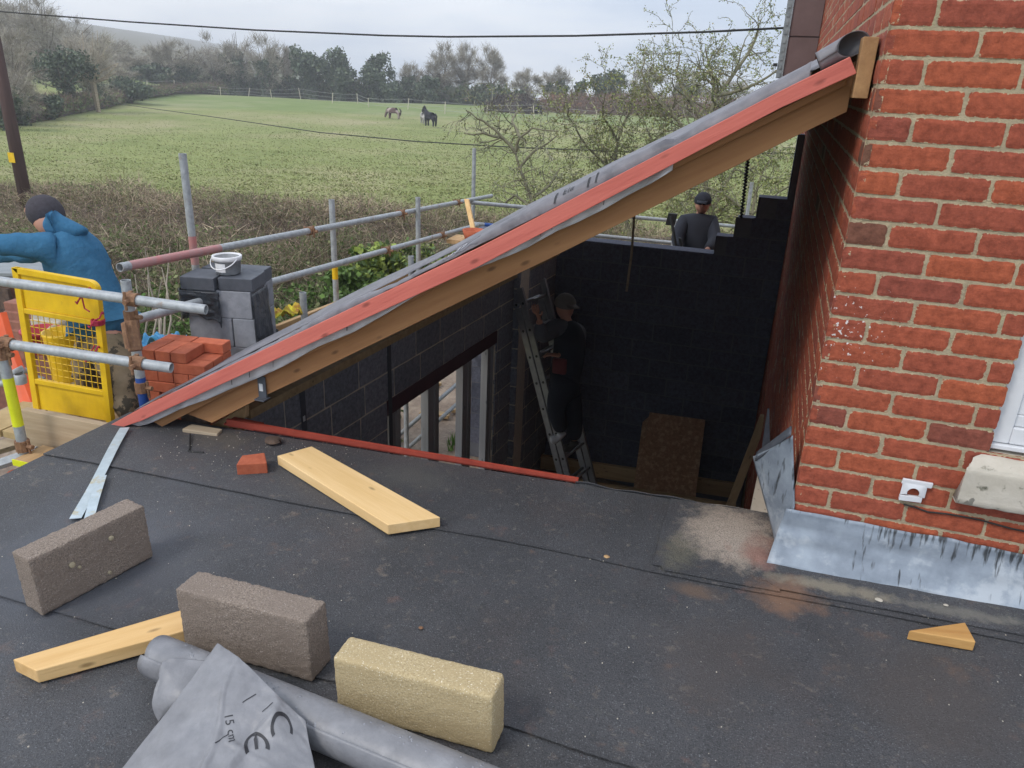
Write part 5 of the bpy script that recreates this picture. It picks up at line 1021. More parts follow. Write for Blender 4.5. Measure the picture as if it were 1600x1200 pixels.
# man behind rear wall
d0=8.9; pb=thing('person',D(1088,470,d0),'man in dark clothes and cap leaning over the rear wall outside','person')
hd=D(1098,317,d0-.1); nk=D(1095,336,d0); ub=D(1090,348,d0); ch=D(1089,372,d0); pel=D(1087,412,d0+.05); sL=D(1069,346,d0); eL=D(1058,372,d0-.1); hL=D(1060,392,d0-.35); sR=D(1113,347,d0); eR=D(1117,376,d0-.15); hR=D(1104,392,d0-.45)
f1=D(1080,460,d0); f2=D(1095,460,d0); g1=f1-np.array([0,0,.45]); g2=f2-np.array([0,0,.45])
V=[pel,ch,ub,nk,hd,sL,eL,hL,sR,eR,hR,f1,g1,f2,g2]; E=[(0,1),(1,2),(2,3),(3,4),(2,5),(5,6),(6,7),(2,8),(8,9),(9,10),(0,11),(11,12),(0,13),(13,14)]
skin('body',V,E,[.10,.09,.08,.05,.06,.045,.04,.032,.045,.04,.032,.06,.05,.06,.05],m_skin,pb)
skin('jacket',[pel,ch,ub,nk,sL,eL,hL*.92+eL*.08,sR,eR,hR*.92+eR*.08],[(0,1),(1,2),(2,3),(2,4),(4,5),(5,6),(2,7),(7,8),(8,9)],[(.17,.13),(.185,.135),(.16,.12),.065,.095,.078,.05,.095,.078,.05],m_drk,pb)
skin('trousers',[pel,f1,g1,f2,g2],[(0,1),(1,2),(0,3),(3,4)],[.15,.10,.08,.10,.08],m_slv,pb)
mb=MB(); ellip(mb,hd+np.array([0,0,.02]),(.098,.102,.105),(0,-.15,1),.15); mb.prism([hd+np.array([-.06,-.09,.03]),hd+np.array([.06,-.09,.03]),hd+np.array([.05,-.16,.012]),hd+np.array([-.05,-.16,.012])],(0,0,.008)); mb.build('cap',m_drk,pb,smooth=True)
mb=MB(); ellip(mb,hd-np.array([0,0,.01]),(.080,.09,.115),(0,-.2,1),.98); mb.build('head',m_skin,pb,smooth=True)
fingers(hL,np.array([0,-.6,-.7]),np.array([0,1.,0]),m_skin,pb); fingers(hR,np.array([-.4,-.6,-.5]),np.array([0,1.,0]),m_skin,pb); face(hd,np.array([.05,-1,-.3]),.088,pb,m_skin)
mb=MB(); a=D(1048,338,d0-.4); b=D(1058,395,d0-.4); mb.tube([a,b],.018,6); mb.obox(a-np.array([.05,0,.10]),(.10,0,.0),(0,.05,0),(.02,0,.13)); mb.obox(D(1060,372,d0-.42),(.03,0,-.10),(0,.04,0),(.03,0,0)); tag(mb.build('power_tool',m_cable,bev=.003),'dark hand tool held upright by the man behind the wall','tool')
# man on ladder
d0=7.0; pc=thing('person',D(885,700,d0),'man in a beige cap and dark vest standing on the ladder inside','person')
hd=D(883,478,d0); nk=D(884,500,d0); ub=D(888,515,d0); ch=D(892,545,d0); pel=D(882,592,d0); sL=D(866,512,d0-.05); eL=D(846,528,d0-.2); hL=D(842,498,d0-.3); sR=D(904,520,d0+.1); eR=D(900,548,d0+.2); hR=D(872,556,d0-.1); kL=D(868,636,d0-.1); aL=D(878,676,d0); kR=D(896,640,d0+.05); aR=D(898,690,d0+.1)
V=[pel,ch,ub,nk,hd,sL,eL,hL,sR,eR,hR,kL,aL,kR,aR]; E=[(0,1),(1,2),(2,3),(3,4),(2,5),(5,6),(6,7),(2,8),(8,9),(9,10),(0,11),(11,12),(0,13),(13,14)]
skin('body',V,E,[.08,.08,.07,.045,.06,.04,.038,.03,.04,.038,.03,.05,.04,.05,.04],m_skin,pc)
skin('vest',[pel+np.array([0,0,-.08]),pel,ch,ub,nk],[(0,1),(1,2),(2,3),(3,4)],[(.15,.13),(.155,.135),(.17,.14),(.155,.12),.06],m_drk,pc)
skin('sleeves',[ub,sL,eL,hL*.85+eL*.15,sR,eR,hR*.85+eR*.15],[(0,1),(1,2),(2,3),(0,4),(4,5),(5,6)],[.10,.09,.072,.045,.09,.07,.045],m_slv,pc)
skin('trousers',[pel,kL,aL,kR,aR,pel+np.array([0,0,.10])],[(0,1),(1,2),(0,3),(3,4),(0,5)],[.155,.095,.07,.095,.07,.13],m_drk,pc)
mb=MB(); ellip(mb,hd+np.array([0,0,.02]),(.10,.10,.10),(.1,-.1,1),.15); mb.prism([hd+np.array([.03,-.09,.03]),hd+np.array([.09,-.02,.03]),hd+np.array([.15,-.06,.01]),hd+np.array([.08,-.13,.01])],(0,0,.008)); mb.build('cap',m_hat,pc,smooth=True)
mb=MB(); ellip(mb,hd-np.array([0,0,.01]),(.080,.09,.115),(-.1,0,1),.98); mb.build('head',m_skin,pc,smooth=True)
for a,mm in ((aL,m_shoe),(aR,m_boot)): skin('shoe',[a,a+np.array([0,0,-.06]),a+np.array([-.10,-.05,-.075])],[(0,1),(1,2)],[.05,.045,.04],mm,pc,root=1)
mb=MB(); mb.box(*[f for f in (0,0,0,0,0,0)]) if 0 else None; p=D(866,565,d0-.16); mb.obox(p-np.array([.02,0,.12]),(.13,0,0),(0,.05,0),(0,0,.15)); mb.build('tool_pouch',mat('red_pouch',(.16,.035,.04),rough=.8),pc,bev=.02)
fingers(hL,np.array([-.3,-.2,.8]),np.array([0,-1.,0]),m_skin,pc); fingers(hR,np.array([-.8,-.2,.1]),np.array([0,0,1.]),m_skin,pc); face(hd,np.array([-.6,-.4,.1]),.085,pc,m_skin)
# ------------------------------------------------------------------ VEGETATION
class Fast:
    def __init__(s): s.V=[];s.C=[];s.nf=0
    def tris(s,A,B,C_,col):
        s.V.append(np.stack([A,B,C_],1).reshape(-1,3)); s.C.append(np.repeat(col,3,0)); s.nf+=len(A)
    def build(s,name,m,parent=None,keep=False):
        mb=MB(); V=np.concatenate(s.V); C=np.concatenate(s.C); mb.v=V.tolist(); mb.c=np.concatenate([C,np.ones((len(C),1))],1).tolist(); mb.f=[(3*i,3*i+1,3*i+2) for i in range(s.nf)]; mb.m=[0]*s.nf
        return mb.build(name,m,parent,keep=keep)
def rdir(n): v=rng.normal(size=(n,3)); return v/np.linalg.norm(v,axis=1,keepdims=True)
def pick(cols,w_,n): 
    c=np.array(cols)[rng.choice(len(cols),n,p=np.array(w_)/sum(w_))]; return c*rng.uniform(.7,1.25,(n,1))
def twigs(F_,P,Dr,L,Wd,col):
    s=np.cross(Dr,rdir(len(P))); s/=np.linalg.norm(s,axis=1,keepdims=True)+1e-9; s*=Wd[:,None]*.5
    F_.tris(P-s,P+s,P+Dr*L[:,None],col)
def leaves(F_,P,S,col):
    a=rdir(len(P)); b=np.cross(a,rdir(len(P))); b/=np.linalg.norm(b,axis=1,keepdims=True)+1e-9
    F_.tris(P-a*S[:,None]*.5,P+b*S[:,None]*.45,P+a*S[:,None]*.6,col); F_.tris(P-a*S[:,None]*.5,P+a*S[:,None]*.6,P-b*S[:,None]*.45,col*.95)
TAN=(.56,.45,.32);BRN=(.34,.255,.195);DBR=(.16,.12,.095);OLV=(.22,.235,.115);GRN=(.11,.17,.055);YGR=(.24,.30,.07)
def path_at(P,t):
    t=np.clip(t,0,.99999)*(len(P)-1); i=t.astype(int); f=(t-i)[:,None]; return P[i]*(1-f)+P[i+1]*f
def hedge(label,path,width,n,L=(.12,.4),Wd=(.006,.014),cols=(TAN,BRN,DBR,OLV),w_=(3,4,2,2),nl=0,leafc=(GRN,OLV),ls=.04,lump_=.18,name='hedge',cat='hedge',core=(.17,.13,.10),gap=.0):
    P=np.array([D(*p) for p in path]); root=thing(name,(P[len(P)//2][0],P[len(P)//2][1],tz(P[len(P)//2][0],P[len(P)//2][1])),label,cat)
    mb=MB(); nu=80; mb.cur=(*core,1)
    def cf(u,v):
        p=path_at(P,np.array([u]))[0]; g=tz(p[0],p[1]); H=p[2]-g; a=v*math.pi; k=1+lump_*.9*nz((p[0]*1.1,p[1]*1.1,v*3),1,3)
        return (p[0]+math.cos(a)*width*.40*.2*k,p[1]+math.cos(a)*width*.40*k,g+max(0,math.sin(a))**.6*H*.74*k)
    mb.grid(cf,nu,14); mb.build('core',m_leaf,root,smooth=True)
    F_=Fast(); t=rng.random(n); p=path_at(P,t); g=terrain(p[:,0],p[:,1]); H=p[:,2]-g
    a=rng.uniform(0,math.pi,n)*.98; rr=rng.uniform(.72,1.06,n); lum=np.array([mn.noise(Vector((x*.9,y*.9,b*1.3))) for x,y,b in zip(p[:,0],p[:,1],a)]); rr=rr*(1+lum*lump_)
    Q=np.stack([p[:,0]+np.cos(a)*width*.1*rr,p[:,1]+np.cos(a)*width*.5*rr-0,g+np.sin(a)**.5*H*rr*.96],-1)
    Dr=rdir(n)*.8+np.stack([0*a,np.cos(a)*.5,np.sin(a)*.5],-1); Dr/=np.linalg.norm(Dr,axis=1,keepdims=True)
    col=pick(cols,w_,n); pt=np.array([mn.noise(Vector((x*.5,y*.5,7))) for x,y in zip(p[:,0],p[:,1])]); col=col*(1+.35*pt[:,None])
    twigs(F_,Q,Dr,rng.uniform(*L,n),rng.uniform(*Wd,n),col)
    if nl:
        i=rng.integers(0,n,nl); leaves(F_,Q[i]+rdir(nl)*.08,rng.uniform(.6,1.3,nl)*ls,pick(leafc,(1,)*len(leafc),nl))
    F_.build('twigs',m_twig,root); return root
hedge('long brown clipped hedge between the pony field and the scaffold',[(-160,284,20),(0,288,18.5),(200,291,17.5),(400,304,17),(600,322,17),(800,338,17.5),(1000,352,18.5),(1350,372,21)],1.5,85000,L=(.10,.34),nl=9000,ls=.045)
hedge('nearer thick twiggy hedge with green undergrowth just behind the guard rails',[(-160,350,13),(40,352,12),(200,362,11.2),(400,368,10.8),(560,380,11.6),(700,392,14.5),(850,402,17)],2.0,85000,L=(.10,.36),Wd=(.004,.010),cols=(TAN,BRN,DBR,OLV,GRN),w_=(2,4,2,3,2),nl=16000,ls=.045,lump_=.25)
hedge('low dark undergrowth with nettles at the foot of the near hedge',[(150,470,8.6),(260,480,8.2),(400,470,8),(480,462,8),(548,455,8.2)],1.5,15000,L=(.08,.25),Wd=(.005,.012),cols=(GRN,OLV,BRN,DBR,(.11,.19,.05)),w_=(3,3,2,2,3),nl=15000,leafc=(GRN,(.11,.20,.05),OLV),ls=.05,lump_=.35,name='undergrowth',cat='undergrowth')
def shrub(name,label,c,r,n,cols,ls,cat='shrub',stems=7):
    g=tz(c[0],c[1]); root=thing(name,(c[0],c[1],g),label,cat); mb=MB(); mb.cur=(.12,.10,.07,1)
    for k in range(stems):
        a=random.random()*6.28; mb.tube([(c[0],c[1],g),(c[0]+.3*r[0]*math.cos(a),c[1]+.3*r[1]*math.sin(a),(g+c[2])/2),(c[0]+.7*r[0]*math.cos(a),c[1]+.7*r[1]*math.sin(a),c[2]+.3*r[2])],[.03,.02,.008],5)
    mb.build('stem',m_leaf,root); F_=Fast(); nc=40; cc=rdir(nc)*rng.uniform(.3,1,(nc,1))*np.array(r)+np.array(c); i=rng.integers(0,nc,n); P=cc[i]+rdir(n)*rng.uniform(.2,1,(n,1))*np.array(r)*.33; leaves(F_,P,rng.uniform(.7,1.3,n)*ls,pick(cols,(1,)*len(cols),n)); F_.build('foliage',m_leaf,root); return root
c=D(588,425,8.3); shrub('laurel_shrub','bright yellow green shrub below the guard rails left of the pitched roof',c,(.42,.4,.28),2600,(YGR,(.30,.38,.08),GRN),.06)
c=D(668,405,9.5); shrub('laurel_shrub','small yellow green shrub at the foot of the yellow strut',c,(.55,.4,.22),1100,(YGR,GRN,OLV),.05)
c=D(548,450,7.9); shrub('laurel_shrub','low mid green shrub beneath the lower guard rail',c,(.35,.35,.18),1200,(GRN,(.13,.22,.05)),.06)
# pale bare canes left of the block stack
br=thing('bramble_canes',(*D(245,520,6.4)[:2],GZ),'pale bare stems arching up left of the grey block stack','bramble')
for k in range(8):
    x0=random.uniform(215,285); x1=x0+random.uniform(-45,45); yt=random.uniform(365,500); a=D(x0,600,6.2); b=D((x0+x1)/2+random.uniform(-15,15),500,6.4); c=D(x1,yt,6.6); mb=MB(); g_=random.uniform(.8,1.2); mb.cur=(.27*g_,.235*g_,.19*g_,1); mb.tube([a,(a+b)/2+rdir(1)[0]*.03,b,(b+c)/2+rdir(1)[0]*.04,c],[.012,.010,.009,.006,.003],5); mb.build('stem',m_twig,br)
# branching trees
def grow(mb,F_,p,d,L,r,depth,cfg,tips):
    n=cfg['seg']; pts=[p.copy()]; rad=[r]; dd=d.copy()
    for i in range(n):
        dd=_n(dd+rng.normal(0,cfg['wander'],3)+np.array([0,0,cfg['up'] if depth<2 else cfg['up2']])); pts.append(pts[-1]+dd*L/n); rad.append(r*(1-(.45*(i+1)/n)))
    if rad[0]>cfg['tubemin']: mb.tube(pts,rad,5 if depth<2 else 3,cap=False)
    else:
        for i in range(n):
            tips['tw'].append((pts[i],pts[i+1],rad[i]))
    if depth>=cfg['max']: tips['end'].append(pts[-1]); tips['mid']+=pts[1:]; return
    if depth>=cfg['max']-1: tips['mid']+=pts[2:]
    nb=cfg['nb'][min(depth,len(cfg['nb'])-1)]
    for k in range(nb):
        t=rng.uniform(.25,1) if k else 1.; i=min(int(t*n),n-1); f=t*n-i; q=pts[i]*(1-f)+pts[i+1]*f if i<n else pts[-1]
        ax=rdir(1)[0]; side=_n(np.cross(dd,ax)); sp=cfg['spread']*rng.uniform(.6,1.3) if k else .35; nd=_n(_n(pts[i+1]-pts[i])*math.cos(sp)+side*math.sin(sp)); nd[2]*=cfg.get('flat',1)
        grow(mb,F_,q,_n(nd),L*rng.uniform(*cfg['dec']),max(rad[i]*(.7 if k==0 else .5),cfg['rmin']),depth+1,cfg,tips)
def tree(name,label,base,trunks,cfg,bark=(1,1,1),twc=((.20,.165,.13),),leafc=None,nleaf=0,ls=.03,lsp=.03,cat='tree',group=None,parent=None):
    root=thing(name,base,label,cat,group); mb=MB(); mb.cur=(*bark,1); tips=dict(end=[],mid=[],tw=[]); F_=Fast()
    for (d,L,r) in trunks: grow(mb,F_,np.array(base,float)-np.array([0,0,.1]),_n(np.array(d,float)),L,r,0,cfg,tips)
    mb.build('trunk',m_bark,root,smooth=True)
    F_=Fast(); 
    if tips['tw']:
        A=np.array([t[0] for t in tips['tw']]);B=np.array([t[1] for t in tips['tw']]);r=np.array([t[2] for t in tips['tw']])*1.0; s=np.cross(B-A,rdir(len(A))); s/=np.linalg.norm(s,axis=1,keepdims=True)+1e-9; s*=r[:,None]; s2=np.cross(B-A,s); s2/=np.linalg.norm(s2,axis=1,keepdims=True)+1e-9; s2*=r[:,None]; col=pick(twc,(1,)*len(twc),len(A))
        for q in (s,s2): F_.tris(A-q,A+q,B+q*.7,col); F_.tris(A-q,B+q*.7,B-q*.7,col)
    M_=np.array(tips['mid'])
    if nleaf and leafc is not None:
        i=rng.integers(0,len(M_),nleaf); leaves(F_,M_[i]+rng.normal(0,lsp,(nleaf,3)),rng.uniform(.6,1.4,nleaf)*ls,pick(leafc,(1,)*len(leafc),nleaf))
    if F_.nf: F_.build('crown',m_leaf,root)
    return root
def gbase(px,py,d): p=D(px,py,d); return np.array([p[0],p[1],tz(p[0],p[1])])
hc=dict(seg=5,wander=.24,up=.02,up2=.0,tubemin=.010,rmin=.006,max=5,nb=(3,5,5,4,3),spread=.85,dec=(.55,.82))
BUD=((.27,.31,.10),(.34,.36,.13),(.20,.25,.08),(.30,.26,.14))
LICH=(1.35,1.45,1.15)
TW=((.30,.29,.21),(.44,.43,.31),(.16,.15,.115))
def limb_tree(name,label,d0,limbs,r0,nleaf,twc,bark,nb=(4,4,3),Lr=(.30,.75),dens=.11,ls=.028,rmin=.006):
    b=gbase(limbs[0][0][0],limbs[0][0][1],d0); root=thing(name,b,label,'tree'); mb=MB(); mb.cur=(*bark,1); tips=dict(end=[],mid=[],tw=[])
    cfg=dict(seg=5,wander=.27,up=.02,up2=.01,tubemin=.011,rmin=rmin,max=3,nb=nb,spread=.9,dec=(.50,.78)); 
    for li,L in enumerate(limbs):
        sw=0 if li==0 else random.uniform(-.9,.9); pts=[D(x,y,d0+sw*i/max(len(L)-1,1)) for i,(x,y) in enumerate(L)]
        if li==0: pts=[b-np.array([0,0,.1])]+pts
        q=[]
        for i in range(len(pts)-1):
            for t in (0,.5): q.append(pts[i]*(1-t)+pts[i+1]*t+(rdir(1)[0]*.03 if t else 0))
        q.append(pts[-1]); R_=r0*(1 if li==0 else .55); rr=[R_*(1-.75*i/len(q)) for i in range(len(q))]; mb.tube(q,rr,6,cap=False); tips['mid']+=q[2:]
        s_=0
        for i in range(len(q)-1):
            if li==0 and i<3: continue
            seg=np.linalg.norm(q[i+1]-q[i]); k=max(1,int(seg/dens))
            for j in range(k):
                p=q[i]+(q[i+1]-q[i])*(j+rng.random())/k; ax=rdir(1)[0]; t=_n(q[i+1]-q[i]); side=_n(np.cross(t,ax)); nd=_n(t*.35+side+np.array([0,0,.15])); grow(mb,None,p,nd,rng.uniform(*Lr),max(rr[i]*.45,rmin),1,cfg,tips)
    mb.build('trunk',m_bark,root,smooth=True); F_=Fast(); A=np.array([t[0] for t in tips['tw']]);B=np.array([t[1] for t in tips['tw']]);r=np.array([t[2] for t in tips['tw']])
    s=np.cross(B-A,rdir(len(A))); s/=np.linalg.norm(s,axis=1,keepdims=True)+1e-9; s*=r[:,None]; s2=np.cross(B-A,s); s2/=np.linalg.norm(s2,axis=1,keepdims=True)+1e-9; s2*=r[:,None]; col=pick(twc,(1,)*len(twc),len(A))
    for q in (s,s2): F_.tris(A-q,A+q,B+q*.7,col); F_.tris(A-q,B+q*.7,B-q*.7,col)
    M_=np.array(tips['mid']); i=rng.integers(0,len(M_),nleaf); leaves(F_,M_[i]+rng.normal(0,.03,(nleaf,3)),rng.uniform(.6,1.4,nleaf)*ls,pick(BUD,(1,)*4,nleaf)); F_.build('crown',m_leaf,root); print(label[:30],len(A))
limb_tree('hawthorn_tree','small bare twisted hawthorn with lone trunk left of the pitched roof',12.6,[[(845,420),(838,335),(826,300),(812,262),(806,240)],[(806,240),(785,215),(762,195),(745,185),(728,172)],[(785,215),(755,208),(725,208)],[(806,240),(812,215),(832,200),(872,205)],[(812,262),(836,235),(870,212)],[(812,215),(800,190),(815,168)],[(838,335),(805,305),(786,322)],[(830,310),(858,290),(875,262)]],.052,1800,TW,LICH,nb=(3,3,2),Lr=(.22,.5),dens=.10,ls=.026)
limb_tree('hawthorn_tree','tall spreading budding hawthorn beside the house, tallest of the near trees',13.2,[[(1120,420),(1110,330),(1095,250),(1100,200),(1120,150),(1150,110),(1180,62),(1186,36)],[(1095,250),(1060,190),(1022,150),(1002,112),(1006,84)],[(1100,200),(1072,150),(1057,112),(1062,80)],[(1120,150),(1160,140),(1200,120),(1230,100)],[(1110,330),(1150,260),(1200,210),(1232,180)],[(1120,150),(1112,112),(1102,76)],[(1110,330),(1060,290),(1030,240),(1010,200)],[(1150,260),(1170,200),(1190,160)]],.062,14000,TW,LICH,nb=(4,4,2),Lr=(.30,.75),dens=.115)
limb_tree('hawthorn_tree','budding hawthorn thicket behind the middle of the pitched roof',14.2,[[(985,400),(975,330),(960,270),(965,222),(985,172),(992,135)],[(960,270),(920,232),(897,195),(882,165)],[(975,330),(930,302),(892,272)],[(960,270),(1000,240),(1040,202)],[(965,222),(942,182),(946,145)],[(975,330),(1020,300),(1060,270)],[(930,302),(905,320),(880,318)]],.048,13000,TW,LICH,nb=(4,4,2),Lr=(.30,.75),dens=.11)
limb_tree('hawthorn_tree','low budding hawthorn seen above the stepped rear wall',12.4,[[(1180,420),(1175,335),(1190,272),(1216,222)],[(1175,335),(1130,302),(1082,290),(1040,308)],[(1175,335),(1218,300),(1245,280)],[(1130,302),(1110,340),(1085,360)]],.038,7000,TW,LICH,nb=(4,4,2),Lr=(.30,.7),dens=.12)
# distant trees : (px, top, base, d, halfwidth px, kind, label)
FTW=((.35,.315,.25),(.27,.235,.19),(.42,.375,.29)); IVY=((.10,.135,.085),(.14,.17,.10),(.085,.115,.075))
def far_tree(px,top,base,d,hw,kind,label,name='field_tree',cat='tree'):
    b=gbase(px,base,d); r=ray(px,top); T=r*np.hypot(b[0],b[1])/np.hypot(r[0],r[1]); H=max(T[2]-b[2],1.5); W_=hw*d/F
    root=thing(name,b,label,cat,'trees round the pony field'); mb=MB(); mb.cur=(1.2,1.15,1.1,1) if kind!='pale' else (3.2,3.0,2.6,1); nst={'bare':2,'ivy':1,'mix':2,'bush':0,'pale':4}[kind]
    cen=np.array([b[0],b[1],b[2]+H*.58]); R3=np.array([W_*1.25,W_*.9,H*.46])
    for k in range(nst):
        a=rng.uniform(0,6.28); lean=rng.uniform(0,.35); q1=b+np.array([math.cos(a)*W_*lean*.5,math.sin(a)*W_*lean*.5,H*.35]); 
        mb.tube([b,q1],[H*.028,H*.02],5)
        for j in range(7):
            e=cen+rdir(1)[0]*R3*rng.uniform(.6,.95); e[2]=max(e[2],b[2]+H*.4); m1=(q1+e)/2+rdir(1)[0]*H*.04; mb.tube([q1,m1,e],[H*.014,H*.009,H*.003],4,cap=False)
    if kind=='bush': mb.tube([b,b+np.array([0,0,H*.5])],[.1,.04],5)
    mb.build('trunk',m_bark,root); F_=Fast()
    if kind=='bush': cen=np.array([b[0],b[1],b[2]+H*.42]); R3=np.array([W_,W_*.8,H*.5])
    if kind in('bare','mix','pale'):
        n={'bare':6000,'mix':4200,'pale':4200}[kind]; nc=26; cc=cen+rdir(nc)*rng.uniform(.25,.85,(nc,1))*R3; i=rng.integers(0,nc,n); P=cc[i]+rdir(n)*rng.uniform(0,1,(n,1))*R3*.28
        Dr=(P-(b+np.array([0,0,H*.3])))/H*1.2+rdir(n)*.55; Dr/=np.linalg.norm(Dr,axis=1,keepdims=True); twigs(F_,P,Dr,rng.uniform(.04,.13,n)*H,rng.uniform(.035,.070,n)*d/120,pick(FTW,(1,1,1),n)*(1.25 if kind=='pale' else 1))
    if kind in('ivy','mix','bush'):
        n={'ivy':5200,'mix':2400,'bush':2600}[kind]; R4=R3*(1 if kind!='mix' else .62); c4=cen if kind!='mix' else cen-np.array([0,0,H*.12])
        nc=22; cc=c4+rdir(nc)*rng.uniform(.2,.85,(nc,1))*R4; i=rng.integers(0,nc,n); P=cc[i]+rdir(n)*rng.uniform(.1,1,(n,1))*R4*.36
        if kind!='bush': j=rng.random(n)<.22; P[j]=b+np.stack([rng.normal(0,.05,j.sum())*H,rng.normal(0,.05,j.sum())*H,rng.uniform(0,.55,j.sum())*H],-1)
        P[:,2]=np.maximum(P[:,2],b[2]+.05); leaves(F_,P,rng.uniform(.5,1.3,n)*.42*d/120,pick(IVY,(1,1,1),n))
    F_.build('crown',m_leaf,root)
TL_=[(262,60,142,112,38,'bare','bare spreading tree at the left end of the far tree row'),
(300,66,142,115,34,'mix','ivy hung tree second from the left end of the far row'),
(336,56,141,118,36,'bare','bare grey tree left of the grey barn roof'),
(372,48,141,116,36,'mix','tall half ivy tree rising over the grey barn roof'),
(418,56,141,114,38,'mix','broad tree with ivied trunk right of the grey barn roof'),
(450,70,140,120,22,'bare','thin bare tree between two broad ivied trees'),
(485,66,141,114,34,'ivy','rounded dark ivy tree in the middle left of the far row'),
(531,78,142,112,24,'ivy','dark pointed ivy tree at the edge of the wide gap'),
(588,76,142,112,26,'ivy','lone dark ivy tree just right of the wide gap'),
(612,120,143,110,26,'bush','low evergreen bush beneath the lone ivy tree'),
(642,92,143,112,26,'mix','bushy half green tree above the brown pony'),
(690,70,144,112,27,'bare','bare upright tree above the black pony'),
(724,68,144,114,26,'bare','tall bare tree in the middle of the leafless clump'),
(765,76,144,110,28,'bare','wide bare tree at the right end of the leafless clump'),
(668,118,144,108,18,'ivy','short ivied trunk left of the leafless clump'),
(820,108,149,105,26,'bare','low rounded bare bush right of the leafless clump'),
(803,134,150,100,30,'bush','long green bramble bush by the muck heap'),
(868,104,151,108,26,'mix','two headed pale tree with ivy at its foot'),
(906,121,152,108,16,'bush','small round dark bush between two trees on the right'),
(950,100,154,106,30,'ivy','broad green tree above the red brown bank'),
(1005,104,156,106,30,'bare','bare brown tree seen through the hawthorn twigs'),
(1070,112,158,106,34,'mix','distant half green tree behind the tall hawthorn'),
(1140,112,162,106,40,'bare','distant bare tree behind the tall hawthorn next to the house'),
(1205,118,164,106,30,'bush','distant bush beside the brown clad house bay'),
# left side
(110,62,160,62,44,'ivy','big dark ivy tree rising over the left hedge bank'),
(152,40,160,64,40,'pale','tree of pale bare stems right of the big ivy tree'),
(205,112,150,78,42,'bush','green rounded bush at the left end of the field fence'),
(182,92,152,84,40,'bare','purple brown bare thicket behind the pale stemmed tree'),
(28,40,175,55,52,'bare','large bare tree at the left edge above the pole'),
(78,0,120,85,52,'bare','tall bare tree against the sky on the left hill'),
(8,95,185,46,40,'mix','half green scrub tree behind the wooden pole'),
(150,52,130,110,46,'bare','hilltop bare tree left of the skyline dip'),
(40,-20,110,95,60,'bare','highest bare tree at the top left corner'),
(225,92,140,120,36,'bush','dark scrub where the hill meets the far tree row'),
(75,142,175,55,34,'bush','low green scrub below the small hillside meadow'),
(-30,40,165,58,60,'bare','bare tree half cut off by the left edge of the view'),
(120,20,120,120,48,'bare','bare hill tree just left of where the skyline drops'),
(60,60,135,92,46,'mix','half ivied tree low on the left hillside'),
(175,58,125,130,40,'bare','small bare tree on the slope of the skyline dip'),
(205,78,130,118,34,'bare','grey thicket tree on the hill shoulder'),
(15,20,120,105,50,'bare','dense bare tree high on the hill above the pole'),
(95,100,150,80,36,'mix','half green tree between the big ivy tree and hillside'),
(240,98,138,110,26,'ivy','dark green tree where the hill meets the field'),
(210,128,150,84,26,'bush','small evergreen bush low beside the field fence'),
(150,118,158,70,28,'bush','dark ivy covered bush at the foot of the pale stemmed tree'),
(35,110,180,50,34,'mix','scrubby half green tree just right of the wooden pole'),
(-10,0,120,90,60,'bare','tall bare tree at the extreme top left')]
for t in TL_: far_tree(*t)
hedge('brown bramble bank along the left edge of the pony field',[(-120,178,42),(0,160,50),(90,150,60),(180,142,78),(260,134,98),(340,130,112)],4.0,16000,L=(.3,.9),Wd=(.03,.07),cols=((.22,.15,.12),(.15,.10,.09),GRN,OLV),w_=(3,3,1,1),nl=5000,leafc=(GRN,OLV),ls=.30,name='bramble_bank',cat='bank',core=(.07,.05,.04))
hedge('red brown bramble bank closing the far right of the paddock',[(850,148,100),(960,147,98),(1080,152,98),(1260,158,98)],4.0,9000,L=(.4,1.0),Wd=(.04,.09),cols=((.30,.17,.12),(.20,.12,.09),OLV),w_=(3,3,1),name='bramble_bank',cat='bank',core=(.12,.07,.05))
hedge('dark muck heap beside the far paddock fence',[(764,158,92),(778,150,92),(795,147,92),(815,147,91),(828,150,91),(842,159,91)],2.6,2500,L=(.2,.6),Wd=(.05,.1),cols=((.11,.08,.07),(.07,.05,.05),(.3,.26,.2)),w_=(3,3,1),name='muck_heap',cat='heap',core=(.06,.045,.04))
hedge('dark green strip of scrub along the foot of the far tree row',[(230,124,116),(330,118,118),(450,121,117),(560,127,114),(680,131,112),(800,140,106)],4.0,13000,L=(.4,1.0),Wd=(.05,.1),cols=(DBR,OLV,GRN),w_=(3,2,2),nl=7000,leafc=IVY,ls=.40,name='scrub_strip',cat='scrub',core=(.04,.05,.03),lump_=.6)
# barn
bb=gbase(392,141,124); barn=thing('barn',bb,'small barn with a dull grey gabled roof among the far trees','barn'); mb=MB()
mb.box(bb[0]-4,bb[0]+4,bb[1]-3,bb[1]+3,bb[2],bb[2]+1.9); mb.build('wall',m_dark,barn); mb=MB(); mb.prism([(bb[0]-4.6,bb[1]-3.6,bb[2]+1.8),(bb[0]+4.6,bb[1]-3.6,bb[2]+1.8),(bb[0]+.3,bb[1]-3.6,bb[2]+4.6)],(0,7.2,0)); mb.build('roof',m_slate,barn)
